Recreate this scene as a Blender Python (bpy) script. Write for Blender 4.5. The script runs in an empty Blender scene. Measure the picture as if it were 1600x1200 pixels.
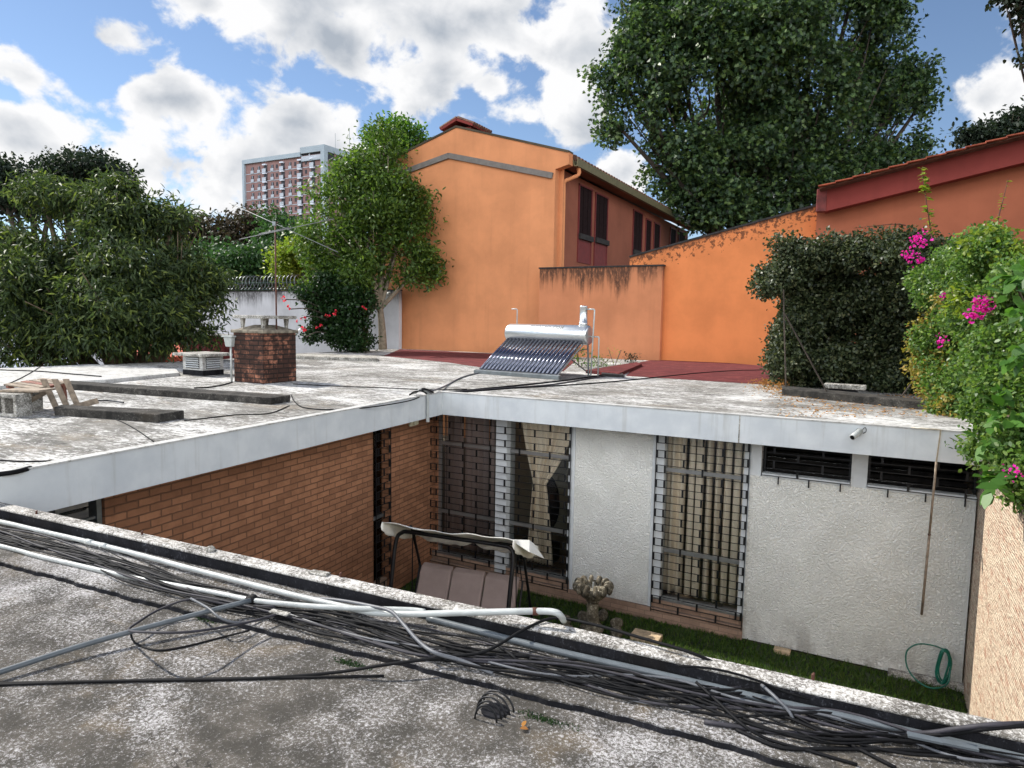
import bpy, bmesh, math, random
import numpy as np
from mathutils import Vector, Matrix
random.seed(7); RNG = np.random.default_rng(11)
R_ = math.radians
scene = bpy.context.scene
COL = scene.collection

# ------------------------------------------------------------------ camera
F_PX, CX, CY = 1060., 800., 600.
PITCH, ROLL, CAMZ = R_(5.4), R_(0.9), 4.25
_f = np.array([0, math.cos(PITCH), -math.sin(PITCH)]); _r = np.array([1., 0, 0]); _u = np.cross(_r, _f)
CR = _r*math.cos(ROLL) + _u*math.sin(ROLL); CU = _u*math.cos(ROLL) - _r*math.sin(ROLL)
CO = np.array([0, 0, CAMZ])
cd = bpy.data.cameras.new('camera'); cam = bpy.data.objects.new('camera', cd); COL.objects.link(cam)
cd.sensor_width = 36; cd.lens = F_PX/1600*36; cd.clip_start = .05; cd.clip_end = 4000
cam.matrix_world = Matrix(((CR[0], CU[0], -_f[0], 0), (CR[1], CU[1], -_f[1], 0), (CR[2], CU[2], -_f[2], CAMZ), (0, 0, 0, 1)))
scene.camera = cam

# ------------------------------------------------------------------ sun, sky, exposure
SUN_AZ, SUN_EL = R_(300), R_(45)
SUN_STRENGTH, SKY_STRENGTH, EXPOSURE = 4.5, .095, 0.58
sd = bpy.data.lights.new('sun', 'SUN'); sd.energy = SUN_STRENGTH; sd.angle = R_(.53); sd.color = (1, .95, .87)
sun = bpy.data.objects.new('sun', sd); COL.objects.link(sun)
SD = Vector((math.sin(SUN_AZ)*math.cos(SUN_EL), math.cos(SUN_AZ)*math.cos(SUN_EL), math.sin(SUN_EL)))
sun.rotation_euler = SD.to_track_quat('Z', 'Y').to_euler()
scene.view_settings.view_transform = 'Standard'; scene.view_settings.look = 'None'
scene.view_settings.exposure = EXPOSURE; scene.view_settings.gamma = 1

class N:
    """small node-tree helper"""
    def __init__(s, tree): s.t = tree; s.n = tree.nodes; s.l = tree.links
    def add(s, typ, **kw):
        x = s.n.new(typ)
        for k, v in kw.items(): setattr(x, k, v)
        return x
    def put(s, sock, v):
        if isinstance(v, bpy.types.NodeSocket): s.l.new(v, sock)
        elif v is not None:
            if isinstance(v, (tuple, list)) and sock.type == 'RGBA' and len(v) == 3: v = (*v, 1)
            sock.default_value = v
    def math(s, op, a, b=None, c=None, clamp=False):
        x = s.add('ShaderNodeMath', operation=op, use_clamp=clamp)
        s.put(x.inputs[0], a)
        if b is not None: s.put(x.inputs[1], b)
        if c is not None: s.put(x.inputs[2], c)
        return x.outputs[0]
    def vmath(s, op, a, b=None):
        x = s.add('ShaderNodeVectorMath', operation=op); s.put(x.inputs[0], a)
        if b is not None: s.put(x.inputs[1], b)
        return x.outputs[0]
    def mix(s, f, a, b, mode='MIX'):
        x = s.add('ShaderNodeMix', data_type='RGBA', blend_type=mode)
        s.put(x.inputs[0], f); s.put(x.inputs[6], a); s.put(x.inputs[7], b); return x.outputs[2]
    def noise(s, vec, scale, detail=4, rough=.55, dist=0., dims='3D'):
        x = s.add('ShaderNodeTexNoise', noise_dimensions=dims)
        s.put(x.inputs['Vector'], vec); x.inputs['Scale'].default_value = scale
        x.inputs['Detail'].default_value = detail; x.inputs['Roughness'].default_value = rough
        x.inputs['Distortion'].default_value = dist
        return x.outputs[0]
    def step(s, v, a, b):
        x = s.add('ShaderNodeMapRange', interpolation_type='SMOOTHSTEP')
        s.put(x.inputs[0], v); s.put(x.inputs[1], a); s.put(x.inputs[2], b); return x.outputs[0]
    def scl(s, vec, xyz):
        x = s.add('ShaderNodeMapping'); s.put(x.inputs[0], vec); x.inputs[3].default_value = xyz; return x.outputs[0]
    def rot(s, vec, xyz):
        x = s.add('ShaderNodeMapping'); s.put(x.inputs[0], vec); x.inputs[2].default_value = xyz; return x.outputs[0]
    def obj(s): return s.add('ShaderNodeTexCoord').outputs['Object']
    def sep(s, v):
        x = s.add('ShaderNodeSeparateXYZ'); s.put(x.inputs[0], v); return x.outputs
    def bump(s, h, strength=.5, dist=.01, normal=None):
        x = s.add('ShaderNodeBump'); s.put(x.inputs['Height'], h); x.inputs['Strength'].default_value = strength
        x.inputs['Distance'].default_value = dist
        if normal is not None: s.l.new(normal, x.inputs['Normal'])
        return x.outputs[0]

def build_world():
    w = bpy.data.worlds.new('World'); scene.world = w; w.use_nodes = True
    n = N(w.node_tree); w.node_tree.nodes.clear()
    sky = n.add('ShaderNodeTexSky', sky_type='NISHITA'); sky.sun_disc = False
    sky.sun_elevation = SUN_EL; sky.sun_rotation = SUN_AZ; sky.altitude = 1500; sky.air_density = 1.0; sky.dust_density = .3; sky.ozone_density = 1.6
    d = n.add('ShaderNodeTexCoord').outputs['Generated']
    x, y, z = n.sep(d)[:]
    az = n.math('ARCTAN2', x, y); el = n.math('ARCSINE', z)
    # cloud banks: (azimuth, elevation, half width, half height) in degrees
    banks = [(-24, 21.8, 5.5, 2.8), (-13, 25, 14, 5.5), (-3, 23, 8, 5), (-6, 18.5, 6, 3.2), (-20, 24.5, 5, 3.6), (-14, 20.8, 7.5, 3.6), (2, 26, 5, 4), (3.5, 21, 4.5, 4.5), (6, 16, 3.5, 4), (-2, 18.5, 5, 3.5),
             (-35, 27, 9, 2.6), (-31.5, 22, 2.4, 1.1), (-30.2, 18.6, 4.4, 2.1), (-34.5, 15.3, 3.4, 2.1), (-26.5, 15.4, 6, 3.0), (-17.5, 14.5, 5.2, 3.2), (-22, 11, 8, 4), (-36, 12, 7, 2.6), (-12, 11, 9, 4), 
             (36, 24, 5, 6), (33.5, 15, 3, 2.5), (9, 11.5, 3, 3), (17, 11, 5, 4), (40, 17, 3, 4),
             (-62, 22, 13, 6), (-80, 30, 14, 8), (-55, 44, 12, 5), (70, 24, 18, 8), (110, 30, 20, 10), (160, 26, 26, 10), (-130, 28, 24, 10), (-170, 45, 26, 12), (60, 12, 10, 4), (-150, 14, 24, 8), (140, 12, 24, 8), (-175, 12, 20, 8)]  # unseen banks out of frame, added for their light on the walls
    cov = None
    for a, e, ra, re in banks:
        p = n.math('MULTIPLY', n.math('SUBTRACT', az, R_(a)), 1/R_(ra)); q = n.math('MULTIPLY', n.math('SUBTRACT', el, R_(e)), 1/R_(re))
        rr = n.math('SQRT', n.math('ADD', n.math('MULTIPLY', p, p), n.math('MULTIPLY', q, q)))
        c = n.math('SUBTRACT', 1.0, rr)
        cov = c if cov is None else n.math('SMOOTH_MAX', cov, c, .25)
    cov = n.math('ADD', n.math('MAXIMUM', cov, -.75), -.02)
    dv = n.scl(d, (1, 1, 1.25))
    big = n.noise(dv, 5.5, 3, .5, .2); med = n.noise(dv, 12, 10, .56, .2)
    fld = n.math('ADD', n.math('MULTIPLY', cov, .62), n.math('ADD', n.math('MULTIPLY', n.math('SUBTRACT', big, .5), 1.2), n.math('MULTIPLY', n.math('SUBTRACT', med, .5), 2.0)))
    alpha = n.step(fld, -.02, .22)
    # the billows: difference of the field towards the sun gives lit crests and grey bellies
    off = n.vmath('ADD', dv, tuple(SD*.03)); med2 = n.noise(off, 12, 8, .52, .2)
    crest = n.math('MULTIPLY', n.math('SUBTRACT', med, med2), 2.3)
    big2 = n.noise(n.vmath('ADD', dv, tuple(SD*.05+Vector((0, 0, .05)))), 5.5, 3, .5, .2)
    crest = n.math('ADD', crest, n.math('MULTIPLY', n.math('SUBTRACT', big, big2), 2.2))
    thick = n.step(fld, .10, .85)
    lit = n.math('ADD', n.math('SUBTRACT', 1.0, n.math('MULTIPLY', thick, .95)), crest, clamp=True)
    ccol = n.mix(lit, (3.1, 3.45, 3.95), (7.0, 7.0, 7.05))
    # extra brightness on the unseen clouds behind the camera, added to fill shaded walls
    front = n.step(n.math('ADD', n.math('MULTIPLY', x, -.45), n.math('MULTIPLY', y, -.9)), -.45, .1)
    fill_gain = n.math('ADD', 1.0, n.math('MULTIPLY', front, 5.2))
    sc_ = n.add('ShaderNodeVectorMath', operation='SCALE'); n.put(sc_.inputs[0], ccol); n.put(sc_.inputs[3], fill_gain)
    col = n.mix(alpha, sky.outputs[0], sc_.outputs[0])
    bg = n.add('ShaderNodeBackground'); n.put(bg.inputs[0], col); bg.inputs[1].default_value = SKY_STRENGTH
    out = n.add('ShaderNodeOutputWorld'); n.l.new(bg.outputs[0], out.inputs[0])
build_world()

# ------------------------------------------------------------------ placing helpers
def ray(px, py): return _f*F_PX + CR*(px-CX) + CU*(CY-py)
def Zp(px, py, z=3.):
    d = ray(px, py); return CO + d*((z-CAMZ)/d[2])
def Dp(px, py, depth): return CO + ray(px, py)*(depth/F_PX)
def Pp(px, py, p0, n):
    d = ray(px, py); return CO + d*(((np.array(p0)-CO)@n)/(d@n))
AZ = R_(118.2)
UU = np.array([math.sin(AZ), math.cos(AZ), 0]); VV = np.array([-UU[1], UU[0], 0])
ROTZ = math.atan2(UU[1], UU[0])
class Frame:
    """a local frame: x along u, y along v, z up, at a point on the ground plan"""
    def __init__(s, o, rz=ROTZ):
        s.o = np.array([o[0], o[1], 0.]); s.rz = rz
        s.u = np.array([math.cos(rz), math.sin(rz), 0]); s.v = np.array([-math.sin(rz), math.cos(rz), 0])
    def loc(s, p): q = np.array(p)-s.o; return np.array([q@s.u, q@s.v, q[2]])
    def wall(s, px, py, y):      # point on the plane y = const
        return s.loc(Pp(px, py, s.o+s.v*y, s.v))
    def side(s, px, py, x): return s.loc(Pp(px, py, s.o+s.u*x, s.u))
    def flat(s, px, py, z): return s.loc(Zp(px, py, z))
    def world(s, p): return s.o + s.u*p[0] + s.v*p[1] + np.array([0, 0, p[2]])

# ------------------------------------------------------------------ mesh helpers
class MB:
    def __init__(s): s.v = []; s.f = []
    def add(s, vs, fs):
        b = len(s.v); s.v += [tuple(map(float, p)) for p in vs]; s.f += [tuple(b+i for i in f) for f in fs]; return s
    def box(s, x0, x1, y0, y1, z0, z1):
        return s.add([(x0,y0,z0),(x1,y0,z0),(x1,y1,z0),(x0,y1,z0),(x0,y0,z1),(x1,y0,z1),(x1,y1,z1),(x0,y1,z1)],
                     [(0,3,2,1),(4,5,6,7),(0,1,5,4),(1,2,6,5),(2,3,7,6),(3,0,4,7)])
    def obox(s, c, ax, ay, az):      # centre and three half-axis vectors
        c, ax, ay, az = map(np.array, (c, ax, ay, az))
        P = [c+i*ax+j*ay+k*az for k in (-1,1) for i, j in ((-1,-1),(1,-1),(1,1),(-1,1))]
        return s.add(P, [(0,3,2,1),(4,5,6,7),(0,1,5,4),(1,2,6,5),(2,3,7,6),(3,0,4,7)])
    def prism(s, poly, z0, z1):      # plan polygon (counter-clockwise)
        a = sum(poly[i][0]*poly[(i+1)%len(poly)][1]-poly[(i+1)%len(poly)][0]*poly[i][1] for i in range(len(poly)))
        if a < 0: poly = poly[::-1]
        n = len(poly); P = [(p[0],p[1],z0) for p in poly]+[(p[0],p[1],z1) for p in poly]
        return s.add(P, [tuple(range(n-1,-1,-1)), tuple(range(n,2*n))]+[(i,(i+1)%n,n+(i+1)%n,n+i) for i in range(n)])
    def wall(s, poly, y0, y1):       # polygon in x,z extruded along y
        a = sum(poly[i][0]*poly[(i+1)%len(poly)][1]-poly[(i+1)%len(poly)][0]*poly[i][1] for i in range(len(poly)))
        if a < 0: poly = poly[::-1]
        n = len(poly); P = [(p[0],y0,p[1]) for p in poly]+[(p[0],y1,p[1]) for p in poly]
        return s.add(P, [tuple(range(n)), tuple(range(2*n-1,n-1,-1))]+[(i,n+i,n+(i+1)%n,(i+1)%n) for i in range(n)])
    def tube(s, pts, r, n=8, cap=True, closed=False):
        P = [Vector(p) for p in pts]; m = len(P)
        rs = r if isinstance(r, (list, tuple)) else [r]*m
        prev = None; rings = []
        for i in range(m):
            if closed: t = P[(i+1)%m]-P[i-1]
            else: t = P[min(i+1, m-1)]-P[max(i-1, 0)]
            if t.length < 1e-9: t = Vector((0,0,1))
            t.normalize()
            if prev is None:
                ref = Vector((0,0,1)) if abs(t.z) < .9 else Vector((1,0,0)); a = t.cross(ref).normalized()
            else:
                a = prev - t*prev.dot(t); a = a.normalized() if a.length > 1e-6 else t.orthogonal().normalized()
            prev = a; b = t.cross(a)
            rings.append([P[i]+(a*math.cos(q)+b*math.sin(q))*rs[i] for q in (2*math.pi*k/n for k in range(n))])
        fs = []
        for i in range(m if closed else m-1):
            j = (i+1) % m
            for k in range(n): fs.append((i*n+k, j*n+k, j*n+(k+1)%n, i*n+(k+1)%n))
        if cap and not closed: fs += [tuple(range(n)), tuple(range(m*n-1, (m-1)*n-1, -1))]
        return s.add([p for ring in rings for p in ring], [f[::-1] for f in fs])
    def lathe(s, prof, c=(0,0,0), n=20):
        m = len(prof); P = []; fs = []
        for r, z in prof:
            for k in range(n):
                q = 2*math.pi*k/n; P.append((c[0]+r*math.cos(q), c[1]+r*math.sin(q), c[2]+z))
        for i in range(m-1):
            for k in range(n): fs.append((i*n+k, i*n+(k+1)%n, (i+1)*n+(k+1)%n, (i+1)*n+k))
        fs += [tuple(range(n-1,-1,-1)), tuple(range((m-1)*n, m*n))]
        return s.add(P, fs)
    def ball(s, c, r, n=10, m=7, rz=0, jag=0):
        r = (r,)*3 if not hasattr(r, '__len__') else r; P = []; fs = []
        for i in range(1, m):
            th = math.pi*i/m
            for k in range(n):
                ph = 2*math.pi*k/n; j = 1+random.uniform(-jag, jag)
                x, y, z = r[0]*math.sin(th)*math.cos(ph)*j, r[1]*math.sin(th)*math.sin(ph)*j, r[2]*math.cos(th)*j
                P.append((c[0]+x*math.cos(rz)-y*math.sin(rz), c[1]+x*math.sin(rz)+y*math.cos(rz), c[2]+z))
        t = len(P); P += [(c[0],c[1],c[2]+r[2]),(c[0],c[1],c[2]-r[2])]
        for i in range(m-2):
            for k in range(n): fs.append((i*n+k, (i+1)*n+k, (i+1)*n+(k+1)%n, i*n+(k+1)%n))
        for k in range(n): fs += [(t, k, (k+1)%n), (t+1, (m-2)*n+(k+1)%n, (m-2)*n+k)]
        return s.add(P, fs)
    def build(s, name, m, parent=None, loc=(0,0,0), rz=0, smooth=False, bevel=0):
        me = bpy.data.meshes.new(name); me.from_pydata(s.v, [], s.f); me.materials.append(m)
        if smooth: me.polygons.foreach_set('use_smooth', [True]*len(me.polygons))
        me.update(); return link(name, me, parent, loc, rz, bevel)
def link(name, me, parent=None, loc=(0,0,0), rz=0, bevel=0):
    o = bpy.data.objects.new(name, me); COL.objects.link(o); o.location = loc; o.rotation_euler = (0,0,rz)
    if parent is not None: o.parent = parent
    if bevel:
        b = o.modifiers.new('bevel', 'BEVEL'); b.width = bevel; b.segments = 2; b.limit_method = 'ANGLE'
    return o
def tag(o, label, cat, group=None, kind=None):
    if label: o['label'] = label
    if cat: o['category'] = cat
    if group: o['group'] = group
    if kind: o['kind'] = kind
    return o
def thing(name, loc, label, cat, group=None, rz=0):
    e = bpy.data.objects.new(name, None); COL.objects.link(e); e.location = tuple(map(float, loc)); e.rotation_euler = (0,0,rz)
    e.empty_display_size = .2
    return tag(e, label, cat, group)
def smooth_path(pts, k=6):
    P = [np.array(p, float) for p in pts]; out = []
    P = [2*P[0]-P[1]]+P+[2*P[-1]-P[-2]]
    for i in range(1, len(P)-2):
        for j in range(k):
            t = j/k; a, b, c, d = P[i-1:i+3]
            out.append(.5*(2*b+(c-a)*t+(2*a-5*b+4*c-d)*t*t+(3*b-a-3*c+d)*t**3))
    out.append(P[-2]); return out

# ------------------------------------------------------------------ materials
def S(r, g, b):   # sRGB 0-255 to linear
    f = lambda c: (c/255/12.92) if c/255 <= .04045 else ((c/255+.055)/1.055)**2.4
    return (f(r), f(g), f(b))
def new_mat(name):
    m = bpy.data.materials.new(name); m.use_nodes = True; m.node_tree.nodes.clear(); n = N(m.node_tree)
    p = n.add('ShaderNodeBsdfPrincipled'); o = n.add('ShaderNodeOutputMaterial'); n.l.new(p.outputs[0], o.inputs[0])
    return m, n, p, o
def plain(name, col, rough=.6, metal=0, var=.15, scale=6, bump=.0, bscale=60, spec=.5):
    m, n, p, o = new_mat(name); v = n.obj(); k = n.noise(v, scale, 6, .6)
    lo = tuple(c*(1-var) for c in col); hi = tuple(min(1, c*(1+var)) for c in col)
    n.put(p.inputs['Base Color'], n.mix(n.step(k, .3, .7), lo, hi)); p.inputs['Roughness'].default_value = rough; p.inputs['Metallic'].default_value = metal
    p.inputs['Specular IOR Level'].default_value = spec
    if bump: n.put(p.inputs['Normal'], n.bump(n.noise(v, bscale, 6, .65), bump, .01))
    return m
def weathered(name, dark, mid, pale, ochre, fine=55, amount=.5, streak=(1,1,1), bump=.5, moss=None, crack=0):
    m, n, p, o = new_mat(name); v0 = n.obj(); v = n.scl(v0, streak)
    lo = n.noise(v, 1.1, 5, .6, .4); mi = n.noise(v, 6, 7, .65, .3); hi = n.noise(v, fine, 7, .72, .5); hi2 = n.noise(v, fine*2.9, 4, .7)
    c = n.mix(n.step(mi, .36, .66), dark, mid)
    c = n.mix(n.math('MULTIPLY', n.step(n.noise(v, 2.3, 4, .6, .6), .54, .72), .6), c, ochre)
    crit = n.math('ADD', n.math('ADD', n.math('MULTIPLY', n.math('SUBTRACT', hi, .5), 2.2), n.math('MULTIPLY', n.math('SUBTRACT', hi2, .5), 1.2)),
                  n.math('ADD', n.math('MULTIPLY', n.math('SUBTRACT', lo, .5), .7), n.math('MULTIPLY', n.math('SUBTRACT', mi, .5), .75)))
    if crack: crit = n.math('ADD', crit, n.math('MULTIPLY', n.math('SUBTRACT', n.noise(v0, .75, 3, .5, .5), .5), 1.1))
    pf = n.step(crit, -.05-amount*.5, .55-amount*.5)
    c = n.mix(pf, c, pale)
    if crack:
        ck = n.noise(v0, crack, 5, .62, .4); line = n.step(n.math('ABSOLUTE', n.math('SUBTRACT', ck, .5)), .0035, .0008)
        c = n.mix(n.math('MULTIPLY', line, n.math('MULTIPLY', n.step(n.noise(v0, 1.7, 2), .5, .6), .75)), c, tuple(x*.35 for x in dark))
        pt = n.noise(n.scl(v0, (.8,1.3,1)), 1, 2, .5, .6); c = n.mix(n.math('MULTIPLY', n.step(pt, .57, .59), .28), c, tuple(x*.9 for x in mid))
    if moss: c = n.mix(n.step(n.noise(v, 3.1, 6, .7), .66, .74), c, moss)
    n.put(p.inputs['Base Color'], c); p.inputs['Roughness'].default_value = .95; p.inputs['Specular IOR Level'].default_value = .2
    n.put(p.inputs['Normal'], n.bump(n.math('ADD', hi, n.math('MULTIPLY', mi, .8)), bump, .012))
    return m
M = {}
M['near_concrete'] = weathered('near_concrete', S(66,63,58), S(90,85,78), S(192,190,190), S(108,95,76), 70, .03, (1,1,1), .8, crack=1.1)
M['far_concrete'] = weathered('far_concrete', S(88,86,82), S(124,121,115), S(198,197,194), S(128,114,94), 22, .30, (.4,1,1), .5, crack=.6)
M['black_concrete'] = weathered('black_concrete', S(20,20,23), S(36,36,40), S(96,98,104), S(32,29,27), 60, -.42, (1,1,.6), .8)
M['parapet_top'] = weathered('parapet_top', S(84,80,74), S(126,121,112), S(214,211,206), S(136,124,102), 60, .40, (1,1,1), .8)
M['beam_concrete'] = weathered('beam_concrete', S(38,37,35), S(66,63,59), S(120,117,111), S(60,54,46), 40, -.25, (1,1,1), .5)
M['pale_concrete'] = weathered('pale_concrete', S(130,128,122), S(152,150,144), S(182,181,178), S(148,140,126), 20, .75, (.4,1,1), .3)
M['cast_concrete'] = weathered('cast_concrete', S(92,89,82), S(140,136,127), S(200,197,190), S(124,113,94), 45, .3, (1,1,1), .5)
M['slab_dark'] = plain('slab_dark', S(45,42,40), .9, 0, .4, 9, .4)

def fascia_paint():
    m, n, p, o = new_mat('white_paint'); v = n.obj()
    st = n.noise(n.scl(v, (9,9,.6)), 1, 5, .6); k = n.noise(v, 3, 6, .6)
    c = n.mix(n.step(k, .3, .75), S(184,188,190), S(200,203,203)); c = n.mix(n.math('MULTIPLY', n.step(st, .54, .78), .5), c, S(150,147,138))
    n.put(p.inputs['Base Color'], c); p.inputs['Roughness'].default_value = .7; p.inputs['Specular IOR Level'].default_value = .3
    n.put(p.inputs['Normal'], n.bump(n.noise(v, 40, 5, .6), .12, .01)); return m
M['white_paint'] = fascia_paint()
def stucco():
    m, n, p, o = new_mat('rough_stucco'); v = n.obj()
    a = n.noise(v, 38, 3, .55, .9); b = n.noise(v, 110, 4, .6); tr_ = n.noise(v, 2.2, 3, .5); k = n.noise(v, 1.2, 5, .6)
    c = n.mix(n.step(k, .3, .7), S(240,240,232), S(249,249,243)); c = n.mix(n.math('MULTIPLY', n.step(a, .46, .3), .2), c, S(190,188,178))
    z = n.sep(v)[2]; d = n.math('MULTIPLY', n.step(z, .35, -.3), n.step(n.noise(n.scl(v, (5,5,2)), 1, 6, .65), .4, .62))
    c = n.mix(n.math('MULTIPLY', d, .4), c, S(128,118,104))
    n.put(p.inputs['Base Color'], c); p.inputs['Roughness'].default_value = .9; p.inputs['Specular IOR Level'].default_value = .2
    n.put(p.inputs['Normal'], n.bump(n.math('MULTIPLY', n.math('ADD', n.step(a, .3, .68), n.math('MULTIPLY', b, .5)), n.math('ADD', .55, n.math('MULTIPLY', tr_, .9))), .9, .028)); return m
M['stucco'] = stucco()
def brick(name, c1, c2, mortar, w, h, ms=.008, bump=.6, dirt=None, dirt_amt=0., plane='xz'):
    m, n, p, o = new_mat(name); v = n.obj(); s = n.sep(v)
    cmb = n.add('ShaderNodeCombineXYZ'); n.put(cmb.inputs[0], s[0] if plane == 'xz' else n.math('ADD', s[0], s[1])); n.put(cmb.inputs[1], s[2])
    b = n.add('ShaderNodeTexBrick'); jit = n.add('ShaderNodeTexNoise'); n.put(jit.inputs[0], v); jit.inputs['Scale'].default_value = 14
    jv = n.vmath('MULTIPLY', n.vmath('SUBTRACT', jit.outputs[1], (.5,.5,.5)), (.012,.012,.012))
    n.put(b.inputs['Vector'], n.vmath('ADD', cmb.outputs[0], jv))
    n.put(b.inputs['Color1'], c1); n.put(b.inputs['Color2'], c2); n.put(b.inputs['Mortar'], mortar)
    b.inputs['Scale'].default_value = 1; b.inputs['Mortar Size'].default_value = ms; b.inputs['Mortar Smooth'].default_value = .3
    b.inputs['Brick Width'].default_value = w; b.inputs['Row Height'].default_value = h; b.inputs['Bias'].default_value = -.1
    k = n.noise(v, 7, 7, .65); g = n.noise(v, 60, 5, .65); lowf = n.noise(v, 1.6, 4, .6)
    c = n.mix(n.math('MULTIPLY', n.step(k, .35, .75), .5), b.outputs[0], tuple(x*.45 for x in c1))
    c = n.mix(n.math('MULTIPLY', n.step(lowf, .5, .8), .35), c, tuple(min(1, x*1.5) for x in c2))
    if dirt: c = n.mix(n.math('MULTIPLY', n.step(n.noise(v, 3, 7, .7), .62-dirt_amt*.3, .74-dirt_amt*.3), .85), c, dirt)
    n.put(p.inputs['Base Color'], c); p.inputs['Roughness'].default_value = .9; p.inputs['Specular IOR Level'].default_value = .2
    hgt = n.math('ADD', n.math('SUBTRACT', 1.0, b.outputs[1]), n.math('MULTIPLY', g, .5))
    n.put(p.inputs['Normal'], n.bump(hgt, bump, .012)); return m
M['brick'] = brick('orange_brick', S(164,116,86), S(132,92,68), S(110,82,64), .26, .082, .008, 1.2)
M['chimney_brick'] = brick('chimney_brick', S(172,116,92), S(120,78,62), S(66,58,52), .24, .088, .013, 1., S(32,28,27), .8, 'diag')
def stone():
    m, n, p, o = new_mat('ledger_stone'); v = n.obj(); s = n.sep(v)
    cmb = n.add('ShaderNodeCombineXYZ'); n.put(cmb.inputs[0], s[1]); n.put(cmb.inputs[1], s[2])
    jit = n.add('ShaderNodeTexNoise'); n.put(jit.inputs[0], v); jit.inputs['Scale'].default_value = 9; jit.inputs['Detail'].default_value = 4
    jv = n.vmath('MULTIPLY', n.vmath('SUBTRACT', jit.outputs[1], (.5,.5,.5)), (.05,.014,0))
    b = n.add('ShaderNodeTexBrick'); n.put(b.inputs['Vector'], n.vmath('ADD', cmb.outputs[0], jv)); b.offset = .37; b.offset_frequency = 3
    n.put(b.inputs['Color1'], S(212,192,168)); n.put(b.inputs['Color2'], S(168,126,106)); n.put(b.inputs['Mortar'], S(70,50,40))
    b.inputs['Scale'].default_value = 1; b.inputs['Mortar Size'].default_value = .0045; b.inputs['Mortar Smooth'].default_value = .6
    b.inputs['Brick Width'].default_value = .22; b.inputs['Row Height'].default_value = .034; b.inputs['Bias'].default_value = -.35
    g = n.noise(n.scl(v, (1,9,42)), 1, 6, .6, .5); g2 = n.noise(n.scl(v, (1,4,11)), 1, 4, .6)
    c = n.mix(n.math('MULTIPLY', n.step(g, .44, .62), .75), b.outputs[0], S(214,196,170)); c = n.mix(n.math('MULTIPLY', n.step(g2, .53, .66), .55), c, S(164,112,90))
    n.put(p.inputs['Base Color'], c); p.inputs['Roughness'].default_value = .8; p.inputs['Specular IOR Level'].default_value = .25
    n.put(p.inputs['Normal'], n.bump(n.math('ADD', n.math('MULTIPLY', n.math('SUBTRACT', 1.0, b.outputs[1]), .8), g), 1., .03)); return m
M['stone'] = stone()
def painted(name, col, stain_top=None, stain_len=.6, peel=None, streaks=.22):
    m, n, p, o = new_mat(name); v = n.obj(); k = n.noise(v, .7, 5, .6); f = n.noise(v, 14, 6, .65)
    st = n.noise(n.scl(v, (3.2,3.2,.16)), 1, 6, .6)
    c = n.mix(n.step(k, .3, .7), tuple(x*.84 for x in col), tuple(min(1,x*1.06) for x in col))
    c = n.mix(n.math('MULTIPLY', n.step(st, .5, .75), streaks), c, tuple(x*.55 for x in col)); c = n.mix(n.math('MULTIPLY', n.step(f, .5, .8), .12), c, tuple(min(1,x*1.25) for x in col))
    pt_ = n.noise(n.scl(v, (.5,.5,.8)), 1, 2, .5, .8); c = n.mix(n.math('MULTIPLY', n.step(pt_, .56, .58), .10), c, tuple(min(1,x*1.2) for x in col))
    if stain_top is not None:
        z = n.sep(v)[2]; top = n.math('SUBTRACT', stain_top, z)       # metres below the coping
        drip = n.math('ADD', n.math('MULTIPLY', n.noise(n.scl(v, (1.1,1.1,.1)), 1, 4, .6), .55), n.math('MULTIPLY', n.noise(n.scl(v, (7,7,.2)), 1, 5, .65), .45))
        reach = n.math('MULTIPLY', n.math('SUBTRACT', drip, .36), stain_len*5)
        mk = n.step(n.math('SUBTRACT', reach, top), -.25, .5)
        mk = n.math('MULTIPLY', mk, n.step(n.noise(n.scl(v, (14,14,5)), 1, 5, .7), .25, .55))
        c = n.mix(n.math('MULTIPLY', mk, .85), c, S(38,33,30))
    if peel is not None:      # flaking patches close to the sloping top edge, height given by z = a + b x
        a, b = peel; s = n.sep(v); top = n.math('SUBTRACT', n.math('ADD', a, n.math('MULTIPLY', s[0], b)), s[2])
        near = n.math('MULTIPLY', n.step(top, 1.1, .05), n.step(s[0], 12.5, 7.5))
        fl = n.step(n.math('ADD', n.noise(v, 6.5, 7, .72), n.math('MULTIPLY', near, .2)), .69, .72)
        c = n.mix(n.math('MULTIPLY', n.math('MULTIPLY', fl, n.step(near, .02, .3)), .8), c, S(70,46,34))
        c = n.mix(n.math('MULTIPLY', n.step(top, .16, .02), .6), c, S(60,48,40))
    n.put(p.inputs['Base Color'], c); p.inputs['Roughness'].default_value = .85; p.inputs['Specular IOR Level'].default_value = .25
    n.put(p.inputs['Normal'], n.bump(n.math('ADD', f, n.noise(v, 60, 4, .6)), .15, .01)); return m
M['red_paint'] = painted('red_paint', S(128,56,50)); M['red_roof'] = weathered('red_roof', S(78,34,36), S(104,46,46), S(138,84,80), S(90,52,46), 12, -.3, (.4,1,1), .3)
M['grey_wall'] = painted('grey_wall', S(196,194,200), 5.75, .5, None, .25)
M['olive_metal'] = plain('olive_metal', S(112,106,78), .5, .2)
M['tile'] = plain('clay_tile', S(150,76,52), .85, 0, .45, 5, .4)
M['dark_tile'] = plain('dark_tile', S(92,62,48), .9, 0, .5, 6, .5)
M['plinth'] = brick('plinth_tile', S(164,136,116), S(136,112,96), S(112,98,88), .28, .07, .004, .5)
M['black_metal'] = plain('black_metal', S(20,20,22), .45, .3, .3)
M['rust_metal'] = plain('rust_metal', S(78,46,34), .8, .2, .4, 12)
M['aluminium'] = plain('aluminium', S(150,150,148), .4, .7, .1)
M['dull_aluminium'] = plain('dull_aluminium', S(120,122,122), .6, .4, .2); M['steel'] = plain('brushed_steel', S(206,208,208), .32, .85, .06, 3)
M['galv'] = plain('galvanised', S(120,126,128), .45, .7, .2)
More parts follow.
